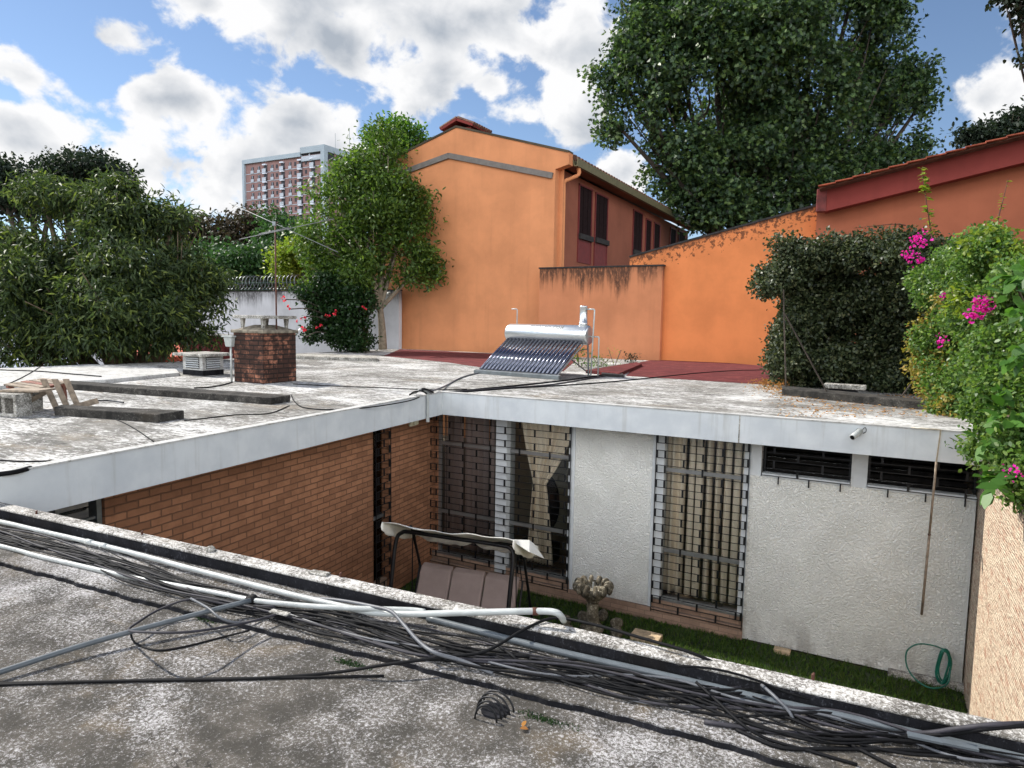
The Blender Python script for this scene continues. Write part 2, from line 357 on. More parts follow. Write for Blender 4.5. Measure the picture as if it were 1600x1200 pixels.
M['pvc_white'] = plain('white_pvc', S(162,165,162), .4, 0, .16, 7); M['pvc_grey'] = plain('grey_pvc', S(82,88,92), .4, 0, .12, 9)
M['pvc_dark'] = plain('dark_conduit', S(78,84,88), .45, 0, .15, 9)
M['cable'] = plain('cable_black', S(10,10,12), .7, 0, .3, 9, spec=.2); M['cable_grey'] = plain('cable_grey', S(84,86,90), .5, 0, .2, 9)
M['cable_violet'] = plain('cable_dusty', S(38,36,42), .7, 0, .4, 20); M['cable_cream'] = plain('cable_cream', S(190,180,160), .6, 0, .2, 20)
M['wood'] = plain('weathered_wood', S(132,118,102), .85, 0, .35, 14, .4, 40); M['wood_red'] = plain('red_wood', S(122,78,64), .85, 0, .4, 14, .4, 40)
M['cream'] = plain('cream_plastic', S(206,200,172), .45, 0, .06)
M['window_red'] = plain('oxblood_panel', S(112,40,38), .6, 0, .15)
M['mortar'] = plain('mortar_cap', S(120,112,98), .95, 0, .45, 9, .6)
M['dirt'] = plain('dirt', S(74,66,52), .95, 0, .4, .4, .3, 12)
M['hose'] = plain('green_hose', S(16,96,78), .4, 0, .1)
M['canvas'] = plain('off_white_canvas', S(238,236,226), .85, 0, .1, 5, .2, 30)
M['cushion'] = plain('taupe_cushion', S(142,126,120), .9, 0, .08, 4, .15, 120)
M['bark'] = plain('bark', S(96,82,66), .95, 0, .4, 8, .6, 25); M['bark_dark'] = plain('bark_dark', S(58,50,42), .95, 0, .4, 8, .6, 25)
M['bark_pale'] = plain('bark_pale', S(132,120,102), .95, 0, .3, 8, .5, 25)
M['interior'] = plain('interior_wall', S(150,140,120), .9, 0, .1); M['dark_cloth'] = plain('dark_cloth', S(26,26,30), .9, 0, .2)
M['stonework'] = weathered('fountain_stone', S(66,60,50), S(108,100,84), S(170,164,148), S(92,82,62), 30, .0, (1,1,1), .6)
M['paver'] = plain('paver', S(176,154,124), .9, 0, .3, 14, .4, 40)
M['tower_frame'] = plain('tower_frame', S(158,170,178), .8, 0, .06, .2); M['tower_brick'] = plain('tower_brick', S(138,108,104), .9, 0, .1, .3)
M['tower_rail'] = plain('tower_rail', S(176,182,190), .5, 0, .12, .4); M['tower_glass'] = plain('tower_glass', S(44,42,48), .5, 0, .3, .3)
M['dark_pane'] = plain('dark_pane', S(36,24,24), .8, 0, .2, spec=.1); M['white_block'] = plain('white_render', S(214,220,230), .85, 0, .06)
def glass(name, alpha=.9, tint=(.9,.95,.93)):
    m, n, p, o = new_mat(name); n.n.remove(p)
    t = n.add('ShaderNodeBsdfTransparent'); n.put(t.inputs[0], tint); g = n.add('ShaderNodeBsdfGlossy'); g.inputs[1].default_value = .03
    fr = n.add('ShaderNodeFresnel'); fr.inputs[0].default_value = 1.5
    x = n.add('ShaderNodeMixShader'); n.l.new(fr.outputs[0], x.inputs[0]); n.l.new(t.outputs[0], x.inputs[1]); n.l.new(g.outputs[0], x.inputs[2])
    n.l.new(x.outputs[0], o.inputs[0]); return m
M['glass'] = glass('window_glass', tint=(.94,.95,.94)); 
def tube_glass():
    m, n, p, o = new_mat('collector_tube'); n.put(p.inputs['Base Color'], S(52,58,78)); p.inputs['Roughness'].default_value = .22; p.inputs['Metallic'].default_value = .5
    p.inputs['Specular IOR Level'].default_value = .9; p.inputs['Coat Weight'].default_value = 1; p.inputs['Coat Roughness'].default_value = .05; return m
M['tube_glass'] = tube_glass()
def curtain(name, col):
    m, n, p, o = new_mat(name); v = n.obj(); n.put(p.inputs['Base Color'], n.mix(n.noise(n.scl(v, (30,30,1)), 1, 3), tuple(x*.85 for x in col), col)); p.inputs['Roughness'].default_value = .9
    p.inputs['Specular IOR Level'].default_value = .1; return m
M['curtain'] = curtain('cream_curtain', S(246,230,208)); M['curtain_dark'] = curtain('mauve_curtain', S(176,156,150))
def leafmat(name, cols, trans=.35, rough=.5, spec=.3):
    """leaf shader: colour varies leaf by leaf"""
    m, n, p, o = new_mat(name); rp = n.add('ShaderNodeNewGeometry').outputs['Random Per Island']
    cr = n.add('ShaderNodeValToRGB'); n.put(cr.inputs[0], rp); e = cr.color_ramp.elements
    while len(e) < len(cols): e.new(.5)
    for i, c in enumerate(cols): e[i].position = i/(len(cols)-1) if len(cols) > 1 else 0; e[i].color = (*c, 1)
    n.put(p.inputs['Base Color'], cr.outputs[0]); p.inputs['Roughness'].default_value = rough; p.inputs['Specular IOR Level'].default_value = spec
    t = n.add('ShaderNodeBsdfTranslucent'); n.put(t.inputs[0], n.mix(.35, n.mix(1., cr.outputs[0], (1.5,1.7,.6), 'MULTIPLY'), cr.outputs[0]))
    x = n.add('ShaderNodeMixShader'); x.inputs[0].default_value = trans
    n.l.new(p.outputs[0], x.inputs[1]); n.l.new(t.outputs[0], x.inputs[2]); n.l.new(x.outputs[0], o.inputs[0]); return m
M['leaf_big'] = leafmat('leaf_maple', [S(38,54,40), S(48,68,46), S(60,82,52), S(74,98,56), S(98,118,64)], .32, .45, .35)
M['leaf_mango'] = leafmat('leaf_mango', [S(40,52,36), S(52,66,42), S(66,82,46), S(58,74,44), S(74,88,50), S(114,126,58)], .32, .55, .25)
M['leaf_slender'] = leafmat('leaf_bright', [S(52,74,36), S(70,96,40), S(104,126,48), S(62,86,40), S(88,112,44)], .42, .45, .35)
M['leaf_fresh'] = leafmat('leaf_fresh', [S(54,86,34), S(72,108,40), S(92,124,44)], .4, .4)
M['leaf_dark'] = leafmat('leaf_dark', [S(30,40,32), S(40,52,38), S(35,46,35)], .2, .6, .2)
M['leaf_rust'] = leafmat('leaf_rust', [S(52,44,34), S(64,54,40), S(50,54,36), S(72,56,44)], .25, .6)
M['leaf_mid'] = leafmat('leaf_mid', [S(40,66,38), S(52,80,44), S(62,92,48)], .35, .5)
M['leaf_yellow'] = leafmat('leaf_lime', [S(110,128,44), S(128,140,50), S(92,116,42)], .45, .45)
M['leaf_hib'] = leafmat('leaf_hibiscus', [S(28,48,26), S(38,60,30), S(46,70,34)], .25, .3)
M['leaf_hedge'] = leafmat('leaf_hedge', [S(40,50,34), S(52,62,40), S(64,74,46), S(88,90,60)], .2, .45, .35)
M['leaf_boug'] = leafmat('leaf_vine', [S(58,86,40), S(76,106,48), S(98,128,58), S(66,96,48), S(124,144,72), S(88,116,58)], .4, .4, .4)
M['leaf_boug_dry'] = leafmat('leaf_vine_ochre', [S(140,128,60), S(128,122,56), S(160,130,66)], .35, .5)
M['leaf_broad'] = leafmat('leaf_broad', [S(58,92,38), S(74,112,46), S(88,126,52)], .4, .35)
M['petal'] = leafmat('petal_magenta', [S(196,24,150), S(214,40,170), S(180,18,140)], .4, .6); M['petal_red'] = leafmat('petal_red', [S(216,40,66), S(230,58,84)], .4, .6)
M['petal_blue'] = leafmat('petal_violet', [S(120,110,190), S(140,128,205)], .4, .6)
M['grass'] = leafmat('grass_blade', [S(50,74,30), S(64,90,36), S(76,102,42), S(92,104,50)], .25, .5, .2)
M['dry_leaf'] = leafmat('dry_leaf', [S(168,122,62), S(150,104,54), S(130,88,50), S(186,146,84)], .2, .8, .1)

# ------------------------------------------------------------------ leaves
LEAF_SHAPES = {   # outline as (along, across); the last two columns fold it
    'oval': [(0,0),(.3,.5),(.7,.45),(1,0),(.7,-.45),(.3,-.5)],
    'long': [(0,0),(.25,.5),(.65,.42),(1,0),(.65,-.42),(.25,-.5)],
    'lobed': [(0,0),(.15,.62),(.48,.3),(.62,.62),(.7,.2),(1,0),(.7,-.2),(.62,-.62),(.48,-.3),(.15,-.62)],
}
def leaves(name, mat_, pos, axis, nrm, length, width, shape='oval', parent=None, curl=.15, seed=0):
    """one mesh of many leaves: arrays of positions, axes, normals and lengths"""
    rng = np.random.default_rng(seed); n = len(pos); sh = np.array(LEAF_SHAPES[shape]); k = len(sh)
    axis = axis/np.linalg.norm(axis, axis=1, keepdims=True)
    side = np.cross(axis, nrm); side /= np.maximum(np.linalg.norm(side, axis=1, keepdims=True), 1e-6); up = np.cross(side, axis)
    L = np.broadcast_to(np.asarray(length, float), (n,))*rng.uniform(.7, 1.2, n); W = np.broadcast_to(np.asarray(width, float), (n,))*rng.uniform(.8, 1.15, n)
    a = sh[:,0][None,:,None]; c = sh[:,1][None,:,None]
    P = pos[:,None,:] + axis[:,None,:]*a*L[:,None,None] + side[:,None,:]*c*W[:,None,None] + up[:,None,:]*((np.abs(c)*.35*W[:,None,None]) - curl*(a**2)*L[:,None,None])
    me = bpy.data.meshes.new(name); me.vertices.add(n*k); me.vertices.foreach_set('co', P.reshape(-1).astype(np.float32))
    me.loops.add(n*k); me.loops.foreach_set('vertex_index', np.arange(n*k, dtype=np.int32))
    me.polygons.add(n); me.polygons.foreach_set('loop_start', np.arange(0, n*k, k, dtype=np.int32))
    me.materials.append(mat_); me.update(calc_edges=True)
    return link(name, me, parent)
def rand_dirs(rng, n):
    v = rng.normal(size=(n,3)); return v/np.linalg.norm(v, axis=1, keepdims=True)
def crown(name, mat_, blobs, nclus, per, csize, length, width, shape='oval', parent=None, origin=(0,0,0), shell=.55, droop=.3, up=.6, seed=1, curl=.15, gap=.0):
    """leaf clumps through the volume of overlapping ellipsoids given as (centre, radii)"""
    rng = np.random.default_rng(seed); vol = np.array([np.prod(r)**.67 for c, r in blobs]); vol /= vol.sum()
    pick = rng.choice(len(blobs), nclus, p=vol); C = np.array([blobs[i][0] for i in range(len(blobs))]); Rr = np.array([blobs[i][1] for i in range(len(blobs))])
    d = rand_dirs(rng, nclus); rad = np.where(rng.random(nclus) < shell, rng.uniform(.82, 1.08, nclus), rng.random(nclus)**.45)
    # bumpy surface, so the outline is uneven
    fr = rng.uniform(2.2, 4.2, (3,)); ph = rng.uniform(0, 6.28, (len(blobs), 3))
    bump_ = 1 + .16*np.sin(d[:,0]*fr[0]*1.6+ph[pick,0])*np.sin(d[:,1]*fr[1]*1.6+ph[pick,1]) + .12*np.sin(d[:,2]*fr[2]*2.3+ph[pick,2])
    cen = C[pick] + d*Rr[pick]*(rad*bump_)[:,None]
    if gap:
        q = np.sin(cen[:,0]*1.9+seed)+np.sin(cen[:,1]*2.3+seed*2)+np.sin(cen[:,2]*2.1+1.3*seed); cen = cen[q > -3+gap*3]; d = d[q > -3+gap*3]
    m = len(cen); idx = np.repeat(np.arange(m), per)
    pos = cen[idx] + rng.normal(size=(m*per,3))*csize*np.array([1,1,.75])
    out = d[idx]
    ax = out*.6 + rand_dirs(rng, m*per)*.9 + np.array([0,0,-droop])
    nr = rand_dirs(rng, m*per)*.7 + np.array([0,0,up]) + out*.35
    return leaves(name, mat_, pos-np.array(origin), ax, nr, length, width, shape, parent, curl, seed)
def px_blobs(lst, depth):
    """ellipsoids from where the clumps stand in the picture, each at its own real distance"""
    out = []
    for i, b in enumerate(lst):
        px, py, rx, ry = b[:4]; dp = depth + (b[4] if len(b) > 4 else 0); k = dp/F_PX
        rd = (rx+ry)/2*k if len(b) < 6 else b[5]
        out.append((Dp(px, py, dp), np.array([rx*k, rd, ry*k])))
    return out
def clumps(bl, k, s, seed, tall=.8, core=.62):
    """break every big ellipsoid into smaller clumps set round its surface"""
    rg = np.random.default_rng(seed); out = []
    for c, r in bl:
        out.append((c, r*core)); d = rand_dirs(rg, k)
        for i in range(k): out.append((c+d[i]*r*rg.uniform(.62, .9), r*s*rg.uniform(.7, 1.25)*np.array([1,1,tall])))
    return out
def limbs(mat_, base, blobs, r0, parent, origin, seed=0, name='trunk', fork=.35, twigs=0):
    """tapered trunk with limbs running into the crown"""
    rng = random.Random(seed); mb = MB(); O_ = np.array(origin); base = np.array(base, float)-O_
    mean = np.mean([b[0] for b in blobs], axis=0)-O_; top = base*(1-fork)+mean*fork; top[:2] = base[:2]*.7+mean[:2]*.3
    mb.tube(smooth_path([base, (base+top)/2+np.array([rng.uniform(-.1,.1)*r0*6, 0, 0]), top], 4), [r0*(1-.35*i/8) for i in range(9)], 9)
    for c, rr in blobs:
        e = c-O_; k = r0*.62; mid = top*.45+e*.55+np.array([rng.uniform(-.3,.3)*rr[0], rng.uniform(-.3,.3)*rr[0], -rr[2]*.15])
        pts = smooth_path([top*.9+base*.1, mid, e], 4); mb.tube(pts, [k*(1-.8*i/(len(pts)-1)) for i in range(len(pts))], 6)
        for t in range(twigs):
            d = np.array([rng.gauss(0,1), rng.gauss(0,1), rng.gauss(.2,1)]); d /= np.linalg.norm(d); q = e+d*rr*.85
            pts = smooth_path([mid*.5+e*.5, (mid+q)/2+rr*.08, q], 3); mb.tube(pts, [k*.3*(1-.85*i/(len(pts)-1)) for i in range(len(pts))], 5)
    return mb.build(name, mat_, parent, smooth=True)
def tree(name, label, mat_, bark, lst, depth, nclus, per, csize, length, width, shape='oval', group=None, base=None, r0=.2, seed=1, zbase=-.3, twigs=3, cat='tree', sub=7, subs=.42, tall=.8, core=.62, **kw):
    bl = px_blobs(lst, depth); mean = np.mean([b[0] for b in bl], axis=0)
    if base is None: base = (mean[0], mean[1], zbase)
    e = thing(name, base, label, cat, group)
    limbs(bark, base, bl, r0, e, base, seed, twigs=twigs)
    crown('crown', mat_, clumps(bl, sub, subs, seed, tall, core) if sub else bl, nclus, per, csize, length, width, shape, e, base, seed=seed, **kw)
    return e

# ================================================================== SETTING
GZ = -.32
A = Zp(690, 614)                      # inner corner of the white eaves
H = Frame(A)                          # the courtyard house: x along the right wing, y into it
g = MB(); g.add([(-900,-300,GZ-.05),(900,-300,GZ-.05),(900,1500,GZ-.05),(-900,1500,GZ-.05)], [(0,1,2,3)]); o = g.build('ground', M['dirt']); tag(o, None, None, kind='structure')

# ------------------------------------------------------------------ courtyard house
house = thing('courtyard_house', H.o, 'flat roofed house with white eaves, brick wall and white stucco wall round the courtyard', 'house', rz=ROTZ)
OFF = .5                              # eaves stand half a metre out from the walls
B0 = H.loc(Zp(0, 743)); BD = B0/np.linalg.norm(B0[:2]); BD[2] = 0; BD = BD/np.linalg.norm(BD)     # direction of the left eaves
BN = np.array([BD[1], -BD[0], 0]);  BN = -BN if BN[0] > 0 else BN                    # into the left wing
RZB = math.atan2(-BD[1], -BD[0])      # brick wall frame: x towards the inner corner
RE = 7.72
fl = lambda px, py, z=3.: H.flat(px, py, z)
back = [H.loc(np.array([8.3,19.6,0])), H.loc(np.array([-4.6,27.9,0])), fl(455,552.5), fl(330,563), fl(100,572), fl(-260,582)]
roofpoly = [(0,0),(RE,0),(RE,8.5)] + [tuple(p[:2]) for p in back] + [tuple((BD*13)[:2]+np.array([-6,0])), tuple((BD*13)[:2])]
MB().prism(roofpoly, 2.665, 3.0).build('roof_slab', M['far_concrete'], house)
fas = MB(); fas.box(.0,RE,-.04,.0,2.64,3.015).build('fascia', M['white_paint'], house)
def brickframe(y): return BN*y
fb = MB(); fb.obox(BD*6.5-BN*.02+np.array([0,0,2.8275]), BD*6.5, BN*.02, (0,0,.1875)); fb.build('fascia', M['white_paint'], house)
# joints and edge drip on the fascia
MB().box(4.86,4.875,-.046,-.04,2.64,3.016).build('fascia_joint', M['cast_concrete'], house)
edge = MB(); edge.box(0,RE,-.05,.06,3.015,3.03); edge.build('roof_edging', M['pale_concrete'], house)
edge = MB(); edge.obox(BD*6.5+BN*.005+np.array([0,0,3.0225]), BD*6.5-BD*.06, BN*.055, (0,0,.0075)); edge.build('roof_edging', M['pale_concrete'], house)
# raised strips on the roof
def ridge(pts, zt, m, name='roof_beam'):
    P = [H.flat(x, y, zt)[:2] for x, y in pts]; MB().prism([tuple(p) for p in P], 2.99, zt).build(name, m, house, bevel=.012)
ridge([(112,594.5),(454,617),(423,621.5),(88,598)], 3.10, M['beam_concrete'])
ridge([(95,632),(288,641),(246,647.5),(84,636)], 3.10, M['beam_concrete'])
ridge([(-120,612),(0,603),(95,596),(165,593),(280,582),(276,576.5),(144,569),(0,576),(-120,582)], 3.07, M['pale_concrete'], 'raised_slab')
ridge([(455,556),(590,560),(588,556),(455,552.8)], 3.09, M['cast_concrete'], 'roof_kerb')
ridge([(1222,607),(1470,631),(1470,626),(1222,602)], 3.12, M['beam_concrete'], 'roof_kerb')
# red waterproofed areas
def flatpoly(pts, z, m, name):
    P = [H.flat(x, y, z) for x, y in pts]; MB().prism([tuple(p[:2]) for p in P], 3.0, z).build(name, m, house)
flatpoly([(978,587),(1235,603),(1240,575),(1035,559),(1000,566)], 3.006, M['red_roof'], 'red_membrane')
flatpoly([(600,556),(700,566),(760,575),(880,580),(900,563),(760,552),(625,545.5)], 3.006, M['red_roof'], 'red_membrane')
ridge([(915,578),(968,583),(1003,568),(995,565.5)], 3.08, M['red_roof'], 'red_upstand')
ridge([(940,584),(975,586),(972,581),(940,579)], 3.06, M['slab_dark'], 'roof_beam')

# --- right wing walls
def seg(x0, x1, z0, z1, m, name, y0=OFF, y1=OFF+.2): return MB().box(x0,x1,y0,y1,z0,z1).build(name, m, house)
W1 = (-.52, 2.30); W2 = (3.70, 5.06); ZT = 2.70
q = lambda px, py, y=OFF: H.wall(px, py, y)
W1 = (q(674,780)[0]-.02, q(893,770)[0]); W2 = (q(1026,700)[0], q(1174,700)[0]); XE = 7.64
ZB1 = q(889,925)[2]; ZB2 = q(1017,953)[2]; ZH = q(1330,758)[2]
seg(W1[1], W2[0], GZ+.18, ZT, M['stucco'], 'stucco_wall'); seg(W2[1], XE, GZ, ZH-.02, M['stucco'], 'stucco_wall')
for x0, x1 in ((W1[1], W1[1]+.05), (W2[0]-.05, W2[0])): MB().box(x0,x1,OFF-.012,OFF,GZ+.18,ZT).build('wall_trim', M['white_paint'], house)
seg(W1[0]-.1, W2[1], GZ-.05, GZ+.18, M['plinth'], 'plinth', OFF-.03, OFF+.2)
seg(W1[0]-.1, W1[1], GZ+.18, GZ+.30, M['plinth'], 'sill_wall', OFF+.02, OFF+.2); seg(W2[0], W2[1], GZ+.18, GZ+.30, M['plinth'], 'sill_wall', OFF+.02, OFF+.2)
# rooms behind
rm = MB(); rm.box(W1[0]-.6,XE,OFF+3.2,OFF+3.3,GZ,2.66); rm.box(3.2,3.3,OFF+.2,OFF+3.2,GZ,2.66); rm.build('room_wall', M['interior'], house)
MB().box(W1[0]-.6,XE,OFF+.2,OFF+3.2,GZ-.02,GZ+.02).build('room_floor', M['plinth'], house)
def drape(x0, x1, z0, z1, y, amp, folds, m, parent, waist=None, name='curtain'):
    mb = MB(); nx, nz = folds*8, 24; P = []; rgc = random.Random(folds*7+int(x0*10)); gaps = [() if waist else rgc.choice(((1,), (1,2), (2,), (), (1,))) for _ in range(folds)]
    for j in range(nz+1):
        t = j/nz; z = z0+(z1-z0)*t
        for i in range(nx+1):
            s = i/nx
            if waist is None: xa, xb = x0, x1
            else:
                wz, wx0, wx1 = waist
                if z > wz: k = ((z-wz)/(z1-wz))**.75; xa, xb = wx0+(x0-wx0)*k, wx1+(x1-wx1)*k
                else: k = ((wz-z)/(wz-z0))**.7; xa, xb = wx0-.10*k, wx1+.16*k
            x = xa+(xb-xa)*s; a = amp*(.6+.4*math.sin(s*13))
            P.append((x, y+a*math.sin(s*folds*2*math.pi+.5*math.sin(t*3+s*9)), z))
    fs = [(j*(nx+1)+i, j*(nx+1)+i+1, (j+1)*(nx+1)+i+1, (j+1)*(nx+1)+i) for j in range(nz) for i in range(nx) if i % 8 not in gaps[i//8]]
    o = mb.add(P, fs).build(name, m, parent, smooth=True); md = o.modifiers.new('thickness', 'SOLIDIFY'); md.thickness = .006; return o
def grille(x0, x1, z0, z1, parent, y, row=.1145, step=.56, w=.009, ends=True):
    mb = MB(); nrow = round((z1-z0)/row); row = (z1-z0)/nrow
    for j in range(nrow+1): mb.box(x0,x1,y-w/2,y+w/2,z0+j*row-w/2,z0+j*row+w/2)
    for j in range(nrow):
        za, zb = z0+j*row+w/2, z0+(j+1)*row-w/2; x = x0 + (step*.25 if j % 2 else step*.75)
        while x < x1-.03:
            mb.box(x-.014,x+.014,y-.006,y+.006,za,zb); x += step
        if ends and j % 2: 
            for xe in (x0+.014, x1-.014): mb.box(xe-.016,xe+.016,y-.007,y+.007,za,zb)
    if ends:
        for xe in (x0, x1): mb.box(xe-.006,xe+.006,y-.005,y+.005,z0-.03,z1)
    return mb.build('grille', M['black_metal'], parent)
def bars(parent, rects, m, name): 
    for r in rects: o = MB().box(*r).build(name, m, parent)
    return o
YG = OFF+.13
# window 1: two glazed bays beside a white pier
zs1 = GZ+.30; rz = (q(700,695)[2], q(700,803)[2])
w = MB().box(W1[0],W1[1],OFF+.02,OFF+.17,zs1,zs1+.03).build('window', M['aluminium'], house); w['label'] = 'tall window of two bays behind a black grille'
p0, p1 = q(776,660)[0], q(793,660)[0]
bars(w, [(p0,p1,OFF-.01,OFF+.3,GZ+.2,ZT)], M['white_paint'], 'pier'); bars(w, [(W1[1]-.07,W1[1]-.002,OFF+.02,OFF+.2,zs1+.03,ZT)], M['white_paint'], 'pier')
bars(w, [(W1[0],p0-.002,YG-.02,YG+.02,z-.028,z+.028) for z in rz]+[(p1+.002,W1[1]-.07,YG-.02,YG+.02,z-.028,z+.028) for z in rz]+[(W1[0]+.1,W1[0]+.16,YG-.02,YG+.02,zs1+.03,ZT)], M['aluminium'], 'frame')
bars(w, [(W1[0]+.16,p0-.002,YG-.003,YG+.003,zs1+.03,ZT)], M['glass'], 'pane'); bars(w, [(p1+.002,W1[1]-.07,YG-.003,YG+.003,zs1+.03,ZT)], M['glass'], 'pane')
bars(w, [(W1[0]-.02,W1[0]+.1,OFF+.05,OFF+.2,zs1+.03,ZT)], M['brick'], 'jamb')
drape(W1[0]+.12, p0+.05, GZ+.35, 2.66, OFF+.28, .055, 10, M['curtain_dark'], w)
cw = (q(850,760)[2], q(838,760,OFF+.4)[0], q(858,760,OFF+.4)[0])
drape(p1+.1, W1[1]+.02, GZ+.4, 2.66, OFF+.28, .045, 9, M['curtain'], w, cw)
grille(W1[0]+.02, W1[1]-.01, GZ+.16, ZT-.03, w, OFF-.05)
# window 2
w = MB().box(W2[0],W2[1],OFF+.02,OFF+.17,zs1,zs1+.03).build('window', M['aluminium'], house); w['label'] = 'tall single window with drawn cream curtain'
for a, b in ((W2[0],W2[0]+.12),(W2[1]-.09,W2[1])): bars(w, [(a,b,OFF+.02,OFF+.2,zs1+.03,ZT)], M['white_paint'], 'pier')
bars(w, [(W2[0]+.12,W2[1]-.09,YG-.02,YG+.02,z-.028,z+.028) for z in rz], M['aluminium'], 'frame'); bars(w, [(W2[0]+.12,W2[1]-.09,YG-.003,YG+.003,zs1+.03,ZT)], M['glass'], 'pane')
drape(W2[0]+.1, W2[1]-.05, GZ+.35, 2.66, OFF+.29, .065, 9, M['curtain'], w)
grille(W2[0]+.01, W2[1]-.01, GZ+.16, ZT-.03, w, OFF-.05)
# two high windows
for i, (xa, xb) in enumerate(((q(1192,715)[0], q(1330,725)[0]), (q(1357,730)[0], XE))):
    w = MB().box(xa,xb,OFF-.02,OFF+.14,ZH-.02,ZH+.03).build('window', M['white_paint'], house); w['label'] = 'wide high louvred window beside the tall window' if i == 0 else 'wide high louvred window in the far corner'
    lv = MB(); nl = 6
    for k in range(nl):
        z = ZH+.05+k*(ZT-ZH-.06)/nl; lv.obox(((xa+xb)/2, YG+.05, z+.03), ((xb-xa)/2-.02,0,0), (0,.035,-.02), (0,.0016,.003))
    lv.build('louvre_glass', M['glass'], w); bars(w, [(xa,xa+.025,YG,YG+.1,ZH+.03,ZT),(xb-.025,xb,YG,YG+.1,ZH+.03,ZT)], M['black_metal'], 'frame')
    grille(xa, xb, ZH+.01, ZT-.02, w, OFF-.04, .11, .62, .009, False)
    for t in (.2, .55, .9): MB().box(xa+(xb-xa)*t-.009, xa+(xb-xa)*t+.009, OFF-.046, OFF-.034, ZH-.1, ZH+.005).build('bracket', M['black_metal'], w)
seg(W2[1], q(1190,715)[0], ZH-.02, ZT, M['white_paint'], 'pier'); seg(q(1331,725)[0], q(1356,730)[0], ZH-.02, ZT, M['white_paint'], 'pier')
# dark sheet behind the high windows, its colour standing for the unlit room
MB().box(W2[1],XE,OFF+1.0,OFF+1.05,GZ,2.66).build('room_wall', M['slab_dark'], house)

# --- left wing: brick wall (its own axis)
def bw(px, py, y=OFF):
    p0 = H.world(BN*y); wn = H.u*BN[0]+H.v*BN[1]; p = H.loc(Pp(px, py, p0, wn)); return np.array([-(p@BD), y, p[2]])   # x negative away from the corner
def bseg(x0, x1, z0, z1, m, name, y0=OFF, y1=OFF+.2, par=None):
    return MB().box(x0,x1,y0,y1,z0,z1).build(name, m, house if par is None else par, rz=RZB)
x_c = .62; s0, s1 = bw(583,750)[0], bw(608,750)[0]; wl, wr = -8.5, bw(163,775)[0]
bseg(s1, x_c, GZ, ZT, M['brick'], 'brick_wall'); bseg(wr, s0, GZ, ZT, M['brick'], 'brick_wall')
wz = bw(130,810)[2]-.35
bseg(-12, wr, GZ, wz, M['brick'], 'brick_wall')
# slot window
w = MB().box(s0,s1,OFF+.04,OFF+.16,GZ,GZ+.3).build('window', M['plinth'], house, rz=RZB); w['label'] = 'narrow full height slot window in the brick wall'
bars(w, [(s0,s1,YG-.02,YG+.02,1.0,1.05),(s0+.005,s0+.04,YG-.02,YG+.02,GZ+.3,ZT)], M['galv'], 'frame'); bars(w, [(s0+.04,s1,YG-.003,YG+.003,GZ+.3,ZT)], M['glass'], 'pane')
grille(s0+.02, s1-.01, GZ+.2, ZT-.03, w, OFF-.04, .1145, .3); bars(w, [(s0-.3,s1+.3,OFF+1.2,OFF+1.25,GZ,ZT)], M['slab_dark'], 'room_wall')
# low louvred window next to the near roof
w = bseg(wr-1.5, wr, wz-.03, wz+.02, M['white_paint'], 'window'); w['label'] = 'louvred window at the left end of the brick wall'
lv = MB()
for k in range(7): lv.obox((wr-.8, OFF+.12, wz+.07+k*.11), (.7,0,0), (0,.05,-.03), (0,.002,.003))
lv.build('louvre_glass', M['glass'], w); bars(w, [(wr-.06,wr-.01,OFF+.03,OFF+.15,wz+.02,ZT),(wr-.45,wr-.42,OFF+.03,OFF+.15,wz+.02,ZT),(wr-1.5,wr-.06,OFF+.05,OFF+.08,wz+.3,wz+.325)], M['galv'], 'frame')
bars(w, [(wr-1.6,wr+.05,OFF+.8,OFF+.85,GZ,ZT)], M['interior'], 'room_wall')
# wall lamp and pipe on the brick
lp = bw(643,663); lampo = H.world(np.array([0,0,0])+(-lp[0])*BD+BN*(OFF-.001)+np.array([0,0,2.42]))
lt = thing('wall_lamp', lampo, 'small cream box lamp under the eaves on the brick wall', 'lamp', rz=ROTZ+RZB)
MB().box(-.1,.1,-.05,0,0,.2).build('housing', M['cream'], lt, bevel=.012); MB().box(-.04,.095,-.09,-.05,.015,.19).build('diffuser', M['cream'], lt, bevel=.02)
dp = bw(662,640,0); dd = H.world(-dp[0]*BD-BN*.075)
pt = thing('downpipe', (dd[0],dd[1],2.5), 'short white overflow pipe over the eaves by the inner corner', 'pipe')
MB().tube(smooth_path([(0,0,.1),(0,0,.3),(0,0,.5),(-.03,.06,.56),(-.14,.3,.56)], 5), .022, 10).build('pipe', M['pvc_white'], pt, smooth=True)
MB().tube([(0,0,.09),(0,0,.16)], .03, 10).build('collar', M['pvc_white'], pt)

# ------------------------------------------------------------------ boundary wall on the right, stone faced
XW = 7.66
bwall = thing('boundary_wall', H.world((XW,0,0)), 'tall boundary wall faced with pinkish ledger stone at the right of the courtyard', 'wall', rz=ROTZ)
MB().box(0,.2,-8.6,6.5,GZ-.05,3.02).build('stone_face', M['stone'], bwall); MB().box(-.015,.215,-8.6,-.5,3.02,3.07).build('coping', M['cast_concrete'], bwall)

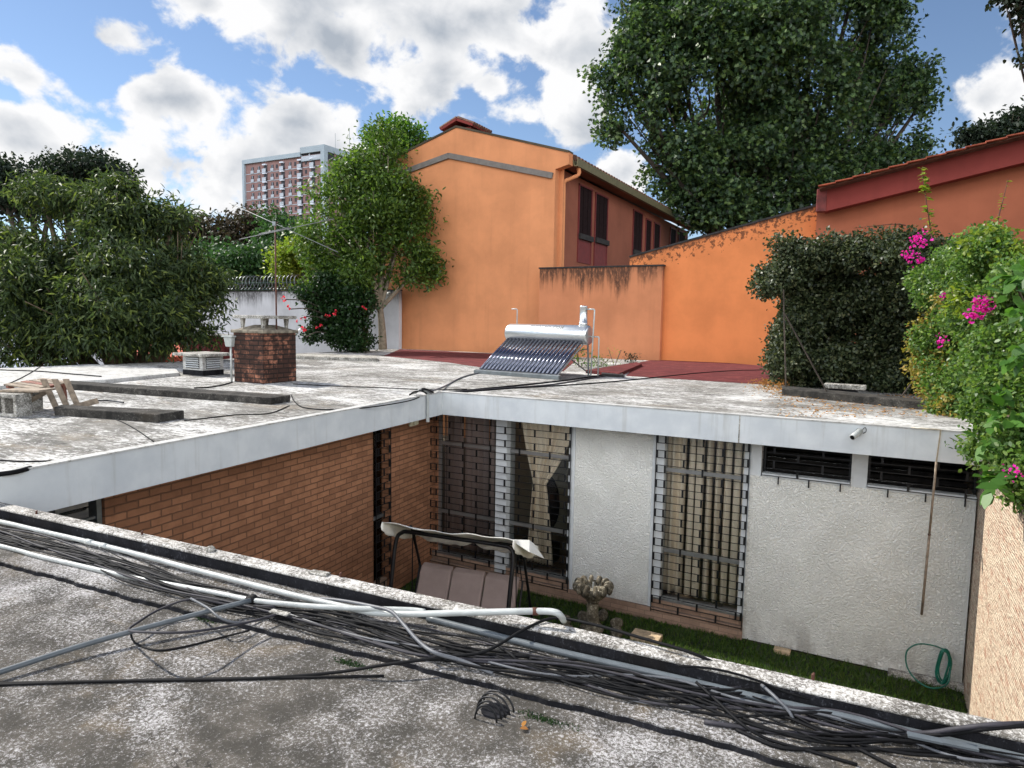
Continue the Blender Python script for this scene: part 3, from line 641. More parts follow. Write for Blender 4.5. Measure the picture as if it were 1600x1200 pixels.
# ------------------------------------------------------------------ near roof under the camera
_a, _b = Zp(0, 784, 2.82), Zp(1600, 1134, 2.82); _m = _a*.6+_b*.4
NF = Frame(_m, math.atan2(_b[1]-_a[1], _b[0]-_a[0]))      # x along the parapet (to the right), y away from the camera
ZS, ZR = 2.742, 2.714                                     # raised strip and main roof surface
near = thing('near_house', NF.o, 'flat roofed house in the foreground with mould blackened low parapet', 'house', rz=NF.rz)
nx = lambda px, py, z: NF.flat(px, py, z)
XL, XR = -9., 4.55
MB().prism([(XL,-.30),(XR,-.30),(XR-.9,-8),(XL,-8)], 2.35, ZR).build('roof_slab', M['near_concrete'], near)
_s = [NF.flat(x, y, ZS) for x, y in ((0,877),(300,955),(550,1013),(700,1051),(1000,1124),(1250,1193))]
stp = [(XL, _s[0][1]-.03)]+[(p[0], p[1]) for p in _s]+[(XR, _s[-1][1]+.03)]
# the raised strip under the cables: an uneven, worn front edge
def wavy(x): return .005*math.sin(x*5.1)+.004*math.sin(x*13.7+1)+.003*math.sin(x*31)+.003*math.sin(x*67)
pts = []; x = XL
while x < XR:
    pts.append((x, np.interp(x, [p[0] for p in stp], [p[1] for p in stp])+wavy(x))); x += .02
MB().prism(pts+[(XR,-.07),(XL,-.07)], 2.60, ZS).build('raised_strip', M['near_concrete'], near)
fr = MB(); 
for i in range(len(pts)-1):
    (xa,ya),(xb,yb) = pts[i], pts[i+1]; fr.add([(xa,ya-.004,ZR-.02),(xb,yb-.004,ZR-.02),(xb,yb-.002,ZS-.006),(xa,ya-.002,ZS-.006)], [(0,1,2,3)])
fr.build('strip_face', M['black_concrete'], near)
PW = .095
MB().box(XL,XR,-PW,0,2.30,2.805).build('parapet', M['black_concrete'], near, bevel=.008)
MB().box(XL,XR,-PW-.004,.004,2.803,2.82).build('parapet_top', M['parapet_top'], near, bevel=.008)
MB().box(XL,XR-.1,-7.9,-.02,GZ,2.35).build('wall', M['white_block'], near)

# ================================================================== THINGS ON THE FAR ROOF
# brick chimney with a slab on legs
c0 = Zp(412, 600); ch = thing('brick_chimney', c0, 'square sooty brick chimney on the flat roof', 'chimney', rz=ROTZ)
CHW, CHD, CHH = -.78, .80, .93
mb = MB(); mb.box(CHW,0,0,CHD,-.02,CHH); mb.build('stack', M['chimney_brick'], ch)
cp = MB(); cp.box(CHW-.05,.03,-.03,CHD+.05,CHH,CHH+.06); cp.add([(CHW+.02,.02,CHH+.06),(-.02,.02,CHH+.06),(-.02,CHD-.02,CHH+.06),(CHW+.02,CHD-.02,CHH+.06),(CHW+.26,.26,CHH+.15),(-.26,.26,CHH+.15),(-.26,CHD-.26,CHH+.15),(CHW+.26,CHD-.26,CHH+.15)], [(0,1,5,4),(1,2,6,5),(2,3,7,6),(3,0,4,7),(4,5,6,7)])
cp.build('mortar_cap', M['mortar'], ch, bevel=.015)
for i in (-.66, -.12):
    for j in (.12, .68): MB().add([(i-.02,j-.02,CHH+.07),(i+.02,j-.02,CHH+.07),(i+.02,j+.02,CHH+.07),(i-.02,j+.02,CHH+.07),(i-.035,j-.035,CHH+.27),(i+.035,j-.035,CHH+.27),(i+.035,j+.035,CHH+.27),(i-.035,j+.035,CHH+.27)], [(0,3,2,1),(4,5,6,7),(0,1,5,4),(1,2,6,5),(2,3,7,6),(3,0,4,7)]).build('leg', M['cast_concrete'], ch)
MB().box(CHW-.02,.04,.0,CHD,CHH+.27,CHH+.33).build('rain_slab', M['cast_concrete'], ch, bevel=.01)
# mast with two crossed aerial rods
mst = Zp(433, 598); ma = thing('aerial', mst, 'rusty mast beside the brick chimney carrying two crossed thin aerial rods', 'aerial')
dm = ray(433, 598)@_f*0+ (mst-CO)@_f
top = Dp(430, 352, dm)-mst
MB().tube([(0,0,0), tuple(top*.5), tuple(top)], .016, 8).build('mast', M['rust_metal'], ma, smooth=True)
def rod(a, b, r, name='rod'):
    P = [Dp(*a)-mst, Dp(*b)-mst]; MB().tube([tuple(P[0]), tuple((P[0]+P[1])/2), tuple(P[1])], r, 7).build(name, M['dull_aluminium'], ma, smooth=True)
rod((374,374,dm-.5), (522,342,dm+.45), .008); rod((358,317,dm+.5), (528,394,dm-.5), .007); rod((405,366,dm-.3), (452,355.5,dm+.05), .012, 'boom_sleeve')
MB().box(-.03,.03,-.03,.03,top[2]-.05,top[2]+.03).build('clamp', M['galv'], ma)
# junction box on a pole
jb = Zp(362, 596); jt = thing('junction_box', jb, 'white box on a thin pole at the left side of the brick chimney', 'electrical box', rz=ROTZ)
MB().tube([(0,0,0),(0,0,.72)], .02, 8).build('pole', M['pvc_white'], jt, smooth=True)
MB().add([(-.08,-.06,.66),(.08,-.06,.66),(.08,.06,.66),(-.08,.06,.66),(-.11,-.08,.84),(.11,-.08,.84),(.11,.08,.84),(-.11,.08,.84)], [(0,3,2,1),(4,5,6,7),(0,1,5,4),(1,2,6,5),(2,3,7,6),(3,0,4,7)]).build('body', M['pvc_white'], jt, bevel=.012)
MB().box(-.14,.14,-.1,.1,.84,.87).build('lid', M['pvc_white'], jt, bevel=.008)
# louvred vent box
v0 = Zp(317, 587.5); vt = thing('roof_vent', v0, 'low white concrete vent box with louvred sides and flat cap beside the chimney', 'roof vent', rz=ROTZ)
mb = MB(); mb.box(-.62,0,0,.5,.1,.40); mb.build('box_wall', M['pale_concrete'], vt); MB().box(-.625,.005,-.005,.505,-.02,.11).build('base', M['black_concrete'], vt)
MB().box(-.76,.14,-.14,.64,.40,.46).build('cap', M['cast_concrete'], vt, bevel=.012)
for k in range(2):
    mb = MB()
    for j in range(5):
        z = .15+j*.046
        if k == 0: mb.obox((-.31,-.012,z+.018), (.2,0,0), (0,.014,-.01), (0,.006,.006))
        else: mb.obox((.012,.25,z+.018), (0,.16,0), (.014,0,-.01), (.006,0,.006))
    mb.build('louvre', M['white_paint'], vt)
    b = MB().box(-.52,-.10,-.004,.002,.14,.38) if k == 0 else MB().box(-.002,.004,.08,.42,.14,.38); b.build('louvre_opening', M['slab_dark'], vt)

# solar water heater
ra, rb = Zp(744, 581, 3.04), Zp(872, 590.5, 3.04); rdir = (rb-ra)[:2]; RL = np.linalg.norm(rdir)
sh = thing('solar_heater', (ra[0],ra[1],3.0), 'solar water heater with steel tank above a rack of dark glass tubes', 'solar heater', rz=math.atan2(rdir[1], rdir[0]))
TY, TZ, TR = 1.28, .93, .225
MB().box(-.05,RL+.03,-.03,.03,.0,.085).build('foot_rail', M['galv'], sh, bevel=.006)
MB().box(-.05,RL+.03,.03,.05,.05,.10).build('foot_lip', M['aluminium'], sh)
nt = 20
for k in range(nt):
    x = .09+(RL-.2)*k/(nt-1); MB().tube([(x,.05,.10),(x,TY-.10,TZ-.10)], .040, 12).build('glass_tube', M['tube_glass'], sh, smooth=True)
mb = MB(); P = [(TR*math.cos(q)*1, TR*math.sin(q)) for q in (2*math.pi*i/28 for i in range(28))]
tk = MB(); prof = [(0.0,.0),(.17,.0),(.205,.02),(TR,.06),(TR,RL-.02),(.205,RL+.02),(.17,RL+.04),(.0,RL+.04)]
vs = []; fs = []; nn = 28
for r, x in prof[1:-1]:
    for k in range(nn): qn = 2*math.pi*k/nn; vs.append((x, TY+r*math.cos(qn), TZ+r*math.sin(qn)))
for i in range(len(prof)-3):
    for k in range(nn): fs.append((i*nn+k, i*nn+(k+1)%nn, (i+1)*nn+(k+1)%nn, (i+1)*nn+k))
fs += [tuple(range(nn-1,-1,-1)), tuple(range((len(prof)-3)*nn, (len(prof)-2)*nn))]
tk.add([(x-.02, y, z) for x, y, z in vs], fs).build('tank', M['steel'], sh, smooth=True)
# the faint lettering on the tank
fc = bpy.data.curves.new('lettering', 'FONT'); fc.body = 'ENERTROLCOM'; fc.size = .12; fc.align_x = 'CENTER'; fc.align_y = 'CENTER'; fc.extrude = .0015; fc.offset = .004; fc.space_character = 1.1
fo = bpy.data.objects.new('lettering_curve', fc); COL.objects.link(fo); dg = bpy.context.evaluated_depsgraph_get(); lm = bpy.data.meshes.new_from_object(fo.evaluated_get(dg)); bpy.data.objects.remove(fo)
lm.materials.clear(); lm.materials.append(plain('grey_lettering', S(92,96,98), .5, .2)); 
qa = R_(133); 
for vtx in lm.vertices:
    t = qa-vtx.co.y/TR; rr = TR+.001+vtx.co.z; vtx.co = (vtx.co.x, TY+rr*math.cos(t), TZ+rr*math.sin(t))
link('lettering', lm, sh, (RL*.53,0,0))
mb = MB()
for x in (.06, RL-.06):
    MB().tube([(x,.02,.06),(x,TY-.14,TZ-.19)], .018, 6).build('side_rail', M['aluminium'], sh)
    MB().tube([(x,TY+.12,-.0),(x,TY+.05,TZ-.2)], .02, 6).build('leg', M['galv'], sh); MB().tube([(x,.6,.42),(x,TY+.12,.06)], .014, 6).build('brace', M['galv'], sh)
MB().tube([(.06,TY+.1,.1),(RL-.06,TY+.06,.62)], .012, 6).build('brace', M['galv'], sh)
MB().lathe([(.10,TZ+TR-.03),(.10,TZ+TR+.06),(.088,TZ+TR+.065),(.088,TZ+TR+.40),(.094,TZ+TR+.41),(.094,TZ+TR+.43),(.03,TZ+TR+.44)], (RL-.16,TY,0), 18).build('feeder_tank', M['steel'], sh, smooth=True)
MB().tube([(.22,TY,TZ+TR-.02),(.22,TY,TZ+TR+.34),(.20,TY-.005,TZ+TR+.36),(.07,TY-.02,TZ+TR+.36)], .014, 8).build('breather_pipe', M['pvc_white'], sh, smooth=True)
MB().tube([(RL-.08,TY,TZ+TR+.36),(RL+.10,TY,TZ+TR+.36),(RL+.12,TY,TZ+TR+.34),(RL+.12,TY-.1,-.0)], .017, 8).build('supply_pipe', M['pvc_white'], sh, smooth=True)
MB().tube([(RL+.02,TY,TZ-.03),(RL+.24,TY,TZ-.03),(RL+.25,TY,TZ-.05),(RL+.25,TY,.02)], .015, 8).build('outlet_pipe', M['pvc_white'], sh, smooth=True)

# bench-like concrete slab by the hedge
s0_ = Zp(1319, 619); sb = thing('concrete_slab', s0_, 'short pale concrete slab resting on a block in front of the dark hedge', 'slab', rz=ROTZ-.05)
MB().box(-.33,.33,-.1,.16,.13,.21).build('slab_top', M['cast_concrete'], sb, bevel=.012); MB().box(-.26,.2,-.05,.12,-.0,.13).build('block', M['black_concrete'], sb, bevel=.01)
# hollow blocks, board and broken pallet at the left
def hollow(px, py, label, rz, w=.40, h=.27, d=.2):
    p = Zp(px, py); mb = MB(); t = .045
    mb.box(-w/2,w/2,-d/2,d/2,h-t,h); mb.box(-w/2,w/2,-d/2,d/2,0,t*.8)
    for x in (-w/2,-t/2,w/2-t): mb.box(x,x+t,-d/2,d/2,t*.8,h-t)
    o = mb.build('hollow_block', M['cast_concrete'], None, p, rz); return tag(o, label, 'concrete block')
hollow(18, 649, 'hollow concrete block standing at the left edge of the flat roof', ROTZ+.25)
hollow(47, 640, 'hollow concrete block behind the first one, under the grey board', ROTZ-.25)
b0 = Zp(44, 611, 3.285); o = MB().box(-.30,.28,-.12,.12,0,.024).build('board', M['wood'], None, b0, ROTZ+.3); o.rotation_euler = (.03,-.03,ROTZ+.3); tag(o, 'grey plank lying across the two hollow blocks', 'board')
pl = thing('pallet', Zp(92, 642), 'broken wooden crate of slats tipped on its side next to the hollow blocks', 'crate', rz=ROTZ+.9)
mb = MB()
for k in range(3): MB().obox((-.08+k*.12,.0,.20), (.035,0,0), (0,.009,0), (.07,.0,-.21)).build('slat', M['wood'], pl)
MB().obox((.22,-.02,.06), (.22,0,.06), (0,.012,0), (-.01,0,.035)).build('slat', M['wood'], pl); MB().obox((-.32,.02,.16), (.02,0,.14), (0,.012,0), (.03,0,-.008)).build('slat', M['wood'], pl)
MB().obox((-.3,.04,.14), (.16,0,.1), (0,.012,0), (-.015,0,.024)).build('slat', M['wood'], pl)
pn = thing('slatted_panel', Zp(60, 600, 3.33), 'weathered slatted wooden panel propped flat behind the concrete blocks', 'panel', rz=ROTZ+.1); pn.rotation_euler = (.10,.05,ROTZ+.12)
for k in range(5): MB().box(-.30+.01*k,.28-.015*(k%2),-.24+k*.10,-.16+k*.10,0,.014).build('slat', M['wood' if k != 2 else 'wood_red'], pn)
for x in (-.24, .2): MB().box(x,x+.035,-.25,.25,-.03,-.001).build('batten', M['wood_red'], pn)
MB().box(-.23,-.19,-.22,-.18,-.31,-.03).build('leg', M['wood_red'], pn); MB().box(.19,.23,.16,.20,-.33,-.03).build('leg', M['wood_red'], pn)
o = MB().tube([Zp(148,626,3.03)-Zp(170,628), (0,0,.02), Zp(193,629,3.03)-Zp(170,628)], .011, 6).add([],[]).build('bent_rod', M['black_metal'], None, Zp(170,628)); tag(o, 'short black bent rod lying on the flat roof between the raised strips', 'rod')

# loose cables and hoses on the far roof
def roof_line(name, label, cat, pts, r, m, z=3.0, group=None, lift=None):
    P = [Zp(p[0], p[1], z+r+(p[2] if len(p) > 2 else 0)) for p in pts]; o0 = P[0].copy()
    o = MB().tube([tuple(p-o0) for p in smooth_path(P, 6)], r, 6).build(name, M[m], None, o0, smooth=True); return tag(o, label, cat, group)
GC = 'cables lying on the far roof'
roof_line('hose', 'pale grey hose curving from the inner corner of the eaves to the solar heater', 'hose', [(672,611,.06),(684,608,.05),(700,601),(716,592),(733,586),(750,582.5)], .016, 'cable_grey')
roof_line('cable', 'black cable running from the inner corner past the front of the solar heater', 'cable', [(700,612.5),(760,607),(830,600),(900,592),(960,583),(978,580)], .016, 'cable', group=GC)
roof_line('cable', 'grey cable beside the black one in front of the solar heater', 'cable', [(700,613.5),(780,607),(860,601),(930,590),(968,584)], .014, 'cable_violet', group=GC)
roof_line('cable', 'long black cable reaching from the inner corner across the red membrane', 'cable', [(715,613),(800,606.5),(880,602),(960,596),(1020,590),(1090,583),(1150,579),(1205,578)], .013, 'cable', group=GC)
roof_line('cable', 'thin black cable looping off the end of the longest raised strip', 'cable', [(455,617),(461,628),(476,637),(520,640),(580,636),(640,626),(664,616)], .009, 'cable', group=GC)
roof_line('cable', 'thin cable crossing the roof between chimney and inner corner', 'cable', [(458,600),(520,603),(600,606),(680,609),(730,608)], .009, 'cable', group=GC)
roof_line('cable', 'thin cable bending across the roof below the short raised strip', 'cable', [(288,657),(325,653),(370,648),(420,646),(452,634)], .007, 'cable', group=GC)
roof_line('cable', 'faint thin wire at the left running down to the white eaves', 'cable', [(160,648),(190,659),(214,672),(240,690)], .006, 'cable', group=GC)
roof_line('cable', 'dark wire along the left edge of the roof near the eaves', 'cable', [(-40,716),(0,719),(40,721),(80,720)], .007, 'cable', group=GC)
roof_line('cable', 'straight dark line of cable over the pale raised slab', 'cable', [(-10,577.5),(60,580),(110,584),(158,588)], .012, 'cable', z=3.07, group=GC)
roof_line('cable', 'curved thin wire on the pale raised slab', 'cable', [(7,602),(30,592),(52,580),(64,572)], .008, 'cable', z=3.07, group=GC)
roof_line('cable', 'black cable leading from the junction box to the long raised strip', 'cable', [(363,597),(345,602),(325,605),(303,606)], .012, 'cable', group=GC)
roof_line('cable', 'black sheet-like strip of cable lying at the left roof edge', 'cable', [(-30,744),(20,738),(48,731)], .02, 'cable', group=GC)
kn = thing('cable_knot', Zp(655, 613.5), 'small heap of coiled cable ends at the inner corner of the eaves', 'cable')
for i in range(4):
    P = [Zp(640+i*3, 617-i, 3.02), Zp(648+i*4, 612-i*1.5, 3.10+i*.02), Zp(660+i*3, 611-i*.6, 3.12), Zp(668+i*3, 616-i, 3.03)]
    MB().tube([tuple(p-Zp(655,613.5)) for p in smooth_path(P, 6)], .014, 6).build('cable_end', M[('cable','pvc_white','cable_grey','cable')[i]], kn, smooth=True)
# camera on the eaves
cpos = H.wall(1342, 673, -.05); ct = thing('security_camera', H.world((cpos[0],-.04,cpos[2])), 'small white security camera mounted on the white eaves', 'security camera', rz=ROTZ)
MB().lathe([(.035,0),(.035,.015)], (0,0,0), 14).build('mount', M['pvc_white'], ct, smooth=False).rotation_euler = (R_(90),0,0)
MB().tube([(.0,-.01,.0),(.01,-.05,-.005),(-.005,-.08,-.012)], .012, 8).build('arm', M['pvc_white'], ct, smooth=True)
b = np.array([-.005,-.08,-.015]); dv_ = np.array([-.42,-.75,-.35]); dv_ /= np.linalg.norm(dv_)
MB().tube([tuple(b-dv_*.05), tuple(b+dv_*.13)], .036, 14).build('body', M['pvc_white'], ct, smooth=True); MB().tube([tuple(b+dv_*.13), tuple(b+dv_*.137)], .028, 14).build('lens', M['black_metal'], ct)
MB().tube(smooth_path([(.04,-.012,.02),(.07,-.03,.05),(.08,-.02,.0),(.05,-.008,-.03)], 5), .004, 6).build('lead', M['cable'], ct, smooth=True)
# hanging cord down the stucco wall
a0 = H.wall(1470, 671, -.06); a1 = H.wall(1463, 722, -.09); a2 = H.wall(1440, 960, OFF-.06)
hp = thing('hanging_pole', H.world((a1[0],-.09,a2[2])), 'long thin pole hanging from the eaves down the stucco wall near the stone wall', 'pole', rz=ROTZ)
rel = lambda p: (p[0]-a1[0], p[1]+.09, p[2]-a2[2])
MB().tube([rel(H.flat(1424,668,3.04)), rel(H.flat(1466,671,3.04)), rel(a0), rel(a1)], .008, 6).build('cord', M['cable_cream'], hp, smooth=True)
mid_ = (a1*.55+a2*.45)
MB().tube([rel(a1), rel(mid_)], .013, 8).build('pole', M['wood'], hp, smooth=True); MB().tube([rel(mid_), rel(a2)], .015, 8).build('pole', M['wood'], hp, smooth=True)
MB().tube([rel(mid_*1.004-a1*.004), rel(mid_*.985+a2*.015)], .018, 8).build('joint', M['rust_metal'], hp)

# ================================================================== NEIGHBOURING ORANGE BUILDINGS
G0 = H.world(H.loc(Zp(625, 545))); G = Frame(G0)
gq = lambda px, py, y=0.: G.wall(px, py, y)
orange = S(226,142,80); 
M['orange'] = painted('orange_render', S(206,138,94)); 
gh = thing('gable_house', G.o, 'two storey orange house with a blind gable wall and a long shaded side', 'house', rz=ROTZ)
xr = gq(866,350)[0]; pk = gq(713,199); rt = gq(889,238); xl = 2*pk[0]-xr; slope = (pk[2]-rt[2])/(rt[0]-pk[0])
ev = pk[2]-slope*(xr-pk[0])
MB().wall([(xl,0),(xr,0),(xr,ev),(rt[0],rt[2]),(pk[0]+.4,pk[2]-.35*slope),(pk[0],pk[2]),(pk[0]-.4,pk[2]-.35*slope),(2*pk[0]-rt[0],rt[2]),(xl,ev)][:9], 0, .3).build('gable_wall', M['orange'], gh) if False else None
zc = gq(889,262)[2]
MB().wall([(xl,-.4),(xr,-.4),(xr,zc),(rt[0],zc+.12),(rt[0],rt[2]),(pk[0],pk[2]),(2*pk[0]-rt[0],rt[2]),(2*pk[0]-rt[0],zc+.12),(xl,zc)], 0, .35).build('gable_wall', M['orange'], gh)
# coping along the two slopes
for sgn in (1,-1):
    a_, b_ = np.array([pk[0],0,pk[2]]), np.array([pk[0]+sgn*(rt[0]-pk[0]),0,rt[2]]); d_ = (b_-a_)/2
    MB().obox((a_+b_)/2+np.array([0,.17,.03]), d_, (0,.21,0), np.array([-d_[2],0,d_[0]])*sgn*.035/np.linalg.norm(d_)).build('coping', M['dirt'], gh)
# dark string course below the parapet, an inverted V
bp, br_ = gq(702,241), gq(864,272)
for sgn in (1,-1):
    a_, b_ = np.array([bp[0],0,bp[2]]), np.array([bp[0]+(br_[0]-bp[0]),0,br_[2]]) if sgn == 1 else np.array([bp[0]-(bp[0]-xl),0,gq(610,272)[2]-(gq(610,272)[0]-xl)*.28])
    d_ = (b_-a_)/2; MB().obox((a_+b_)/2+np.array([0,-.03,-.06]), d_, (0,.05,0), np.array([-d_[2],0,d_[0]])*sgn*.10/np.linalg.norm(d_)).build('string_course', plain('string_grey', S(112,106,100), .9), gh)
# side wall, running away from the camera
SL = 19.; sq = lambda px, py: G.side(px, py, xr)
M['orange_shaded'] = painted('orange_shaded', S(142,86,66))  # same orange paint darkened: the side's shade is put into the colour
MB().box(xr-.3,xr,.35,SL,-.4,zc+.1).build('side_wall', M['orange_shaded'], gh); MB().box(xl,xl+.3,.35,SL,-.4,zc+.1).build('side_wall', M['orange_shaded'], gh); MB().box(xl+.3,xr-.3,SL-.3,SL,-.4,zc+.1).build('rear_wall', M['orange_shaded'], gh)
def gh_window(x0p, x1p, yt, ym, yb, panel=True):
    ya, yb_ = sq(x0p, 330)[1], sq(x1p, 330)[1]; xm = (x0p+x1p)/2; zt, zm, zb = sq(xm, yt)[2], sq(xm, ym)[2], sq(xm, yb)[2]
    w = MB().box(xr,xr+.05,ya,ya+.06,zb,zt).box(xr,xr+.05,yb_-.06,yb_,zb,zt).box(xr,xr+.05,ya,yb_,zt-.06,zt).build('window', M['window_red'], gh)
    MB().box(xr+.001,xr+.02,ya+.06,yb_-.06,zm,zt-.06).build('pane', M['dark_pane'], w)
    mb = MB()
    for k in range(1,5): mb.box(xr+.02,xr+.03,ya+.06,yb_-.06,zm+(zt-zm)*k/5-.012,zm+(zt-zm)*k/5+.012)
    for k in range(1,3): mb.box(xr+.031,xr+.04,ya+(yb_-ya)*k/3-.012,ya+(yb_-ya)*k/3+.012,zm,zt-.06)
    mb.build('bars', M['dark_pane'], w)
    if panel:
        MB().box(xr+.001,xr+.03,ya+.06,yb_-.06,zb,zm-.001).build('panel', M['window_red'], w)
        MB().box(xr+.05,xr+.14,ya,yb_,zm-.1,zm+.1).build('sill', M['slab_dark'], w)
gh_window(903,924,291,372,412); gh_window(929,949,304,378,418)
gh_window(989,1004,330,396,410); gh_window(1009,1018,343,404,412); gh_window(1022,1032,349,404,410); gh_window(1048,1057,357,404,410); gh_window(1061,1071,362,404,410)
# roof, gutter and pipe on the side
RX, RZz = rt[0], rt[2]-.18
for sgn in (1,-1):
    a_ = np.array([pk[0],0,pk[2]-.15]); b_ = np.array([pk[0]+sgn*(RX-pk[0]),0,RZz]); d_ = (b_-a_)/2
    MB().obox((a_+b_)/2+np.array([0,SL/2+.2,0]), d_, (0,SL/2-.15,0), np.array([-d_[2],0,d_[0]])*sgn*.06/np.linalg.norm(d_)).build('roof', M['dark_tile'], gh)
mb = MB(); ny = 60
for k in range(ny):
    y = .45+k*(SL-.6)/ny; mb.tube([(RX-.5,y,RZz+.5*slope+.09),(RX+.06,y,RZz-.06*slope+.09)], .12, 6)
mb.build('tile_course', M['dark_tile'], gh)
gt = MB(); P = [(RX-.02,RZz+.02),(RX+.04,RZz-.22),(RX+.18,RZz-.22),(RX+.20,RZz+.04),(RX+.17,RZz+.04),(RX+.15,RZz-.19),(RX+.06,RZz-.19),(RX+.01,RZz+.02)]
gt.wall(P, .36, SL+.2).build('gutter', M['olive_metal'], gh)
MB().box(xr,RX,.36,SL,RZz-.16,RZz-.12).build('soffit', M['orange_shaded'], gh)
MB().tube(smooth_path([(RX+.08,.7,RZz-.22),(RX+.08,.7,RZz-.45),(xr+.3,.6,RZz-.6),(xr+.12,.5,RZz-.75),(xr+.12,.5,RZz-1.4),(xr+.12,.5,3.2)], 4), .07, 10).build('downpipe', M['orange'], gh, smooth=True)
MB().box(xr,xr+.16,.35,.42,-.4,zc+.1).build('pilaster', M['orange'], gh)
# tiled chimney hood on the ridge
cpx = gq(706,200); cw_ = .5
hx = cpx[0]; hd = MB().box(hx-.55,hx+.55,.5,1.5,pk[2]-.8,pk[2]+.12).build('chimney', M['red_paint'], gh)
mb = MB()
for sgn in (1,-1): mb.obox((hx+sgn*.36,1.0,pk[2]+.26), (.38,0,-.15*sgn), (0,.7,0), (.02*sgn,0,.04))
mb.build('hood', M['red_paint'], hd); mb = MB()
for k in range(8):
    y = .37+k*.18
    for sgn in (1,-1): mb.tube([(hx+sgn*.02,y,pk[2]+.47),(hx+sgn*.78,y,pk[2]+.16)], .075, 6)
mb.build('hood_tiles', M['dark_tile'], hd)

# stained orange parapet wall in front
pwt = thing('parapet_wall', G.world((gq(842,490,-.5)[0],-.5,0)), 'dull orange free standing wall with black drip stains along its top', 'wall', rz=ROTZ)
pa, pb = gq(842,490,-.5)[0], gq(1033,490,-.5)[0]; zt_ = gq(935,418,-.5)[2]
M['orange_stained'] = painted('orange_stained', S(192,126,88), zt_, .75, None, .2)
MB().box(0,pb-pa,0,.2,2.6,zt_).build('wall_face', M['orange_stained'], pwt); MB().box(-.03,pb-pa+.03,-.03,.23,zt_,zt_+.05).build('coping', M['slab_dark'], pwt)
# bright orange wall with sloping top
sl0, sl1 = gq(984,402,-.25), gq(1278,321,-.25); sw = thing('sloping_wall', G.world((sl0[0],-.25,0)), 'bright orange wall whose flaking top slopes up towards the red eaves', 'wall', rz=ROTZ)
k_ = (sl1[2]-sl0[2])/(sl1[0]-sl0[0]); LX = sl1[0]-sl0[0]+.4
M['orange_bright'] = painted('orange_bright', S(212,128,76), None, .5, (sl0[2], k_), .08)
zz = 2.0
MB().wall([(0,zz),(LX,zz),(LX,sl0[2]+k_*LX),(0,sl0[2])], 0, .25).build('wall_face', M['orange_bright'], sw)
a_, b_ = np.array([0,.12,sl0[2]+.02]), np.array([LX,.12,sl0[2]+k_*LX+.02]); d_ = (b_-a_)/2
MB().obox((a_+b_)/2, d_, (0,.16,0), np.array([-d_[2],0,d_[0]])*.03/np.linalg.norm(d_)).build('coping', M['slab_dark'], sw)
# house with dark red eaves on the right
rh0 = gq(1276,340,-.55); rh = thing('red_eaved_house', G.world((rh0[0],-.55,0)), 'dull terracotta house wall under deep dark red eaves at the right', 'house', rz=ROTZ)
rq = lambda px, py, y: gq(px, py, y)-np.array([rh0[0], -.55, 0])
f0, f1 = rq(1278,297,-1.0), rq(1600,213,-1.0); ks = (f1[2]-f0[2])/(f1[0]-f0[0]); XF = f1[0]+7
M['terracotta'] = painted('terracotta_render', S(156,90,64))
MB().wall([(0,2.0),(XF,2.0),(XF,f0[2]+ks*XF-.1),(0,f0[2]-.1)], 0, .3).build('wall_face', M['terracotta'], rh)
fh = (rq(1290,296,-1.0)[2]-rq(1290,331,-1.0)[2]); fa = np.array([f0[0]+.12,-.45,f0[2]-fh/2]); fb_ = fa+np.array([XF,0,ks*XF]); d_ = (fb_-fa)/2; nn_ = np.array([-d_[2],0,d_[0]])/np.linalg.norm(d_)
MB().obox((fa+fb_)/2, d_, (0,.03,0), nn_*fh/2).build('fascia', M['red_paint'], rh)
MB().box(f0[0]-.02,f0[0]+.24,-.52,-.2,f0[2]-fh*.98,f0[2]+.02).build('beam_end', plain('oxblood_block', S(104,44,40), .8, 0, .35, 6), rh, bevel=.02)
MB().obox((fa+fb_)/2+np.array([0,.3,0])-nn_*(fh/2-.03), d_, (0,.26,0), nn_*.02).build('soffit', M['red_paint'], rh)
MB().obox((fa+fb_)/2+np.array([0,4.5,0])+nn_*(fh/2-.03), d_, (0,4.95,0), nn_*.02).build('roof_deck', M['dark_tile'], rh)
mb = MB(); nT = int(np.linalg.norm(d_)*2/.42)
for k in range(nT):
    c_ = fa+(fb_-fa)*(k+.5)/nT+nn_*(fh/2+.005); mb.obox(c_+np.array([0,4.4,0]), d_/nT*1.03+nn_*-.016, (0,5.0,0), nn_*.014)
mb.build('roof_tiles', M['tile'], rh)
# grey boundary wall behind the roof with razor wire
gy = -.35; gx1 = gq(623,500,gy)[0]; gx0 = gq(120,480,gy)[0]; gz = gq(480,455,gy)[2]
gw = thing('grey_wall', G.world((gx1,gy,0)), 'tall grey whitewashed wall with rain streaks behind the roof', 'wall', rz=ROTZ)
M['grey_wall'] = painted('grey_wall', S(196,195,197), gz, .55, None, .3)
MB().box(gx0-gx1,0,0,.2,-.4,gz).build('wall_face', M['grey_wall'], gw); MB().box(gx0-gx1,.02,-.03,.23,gz,gz+.04).build('coping', M['slab_dark'], gw)
bl_ = Zp(0,0,0)*0+G.world((gq(610,463,gy)[0],gy,gz-.15)); bt = thing('bulkhead_lamp', bl_, 'small white lamp near the top of the grey wall beside the orange house', 'lamp', rz=ROTZ)
MB().lathe([(.1,0),(.12,.06),(.09,.14),(.03,.17)], (0,-.08,-.08), 12).build('globe', M['pvc_white'], bt, smooth=True); MB().box(-.06,.06,-.02,0,-.1,.1).build('base', M['galv'], bt)
wx0, wx1 = gq(325,440,gy)[0], gq(470,440,gy)[0]; rw = thing('razor_wire', G.world((wx1,gy+.1,gz+.04)), 'coiled razor wire with a low rail on top of the grey wall', 'razor wire', rz=ROTZ)
Lw = wx0-wx1; turns = 26; P = []
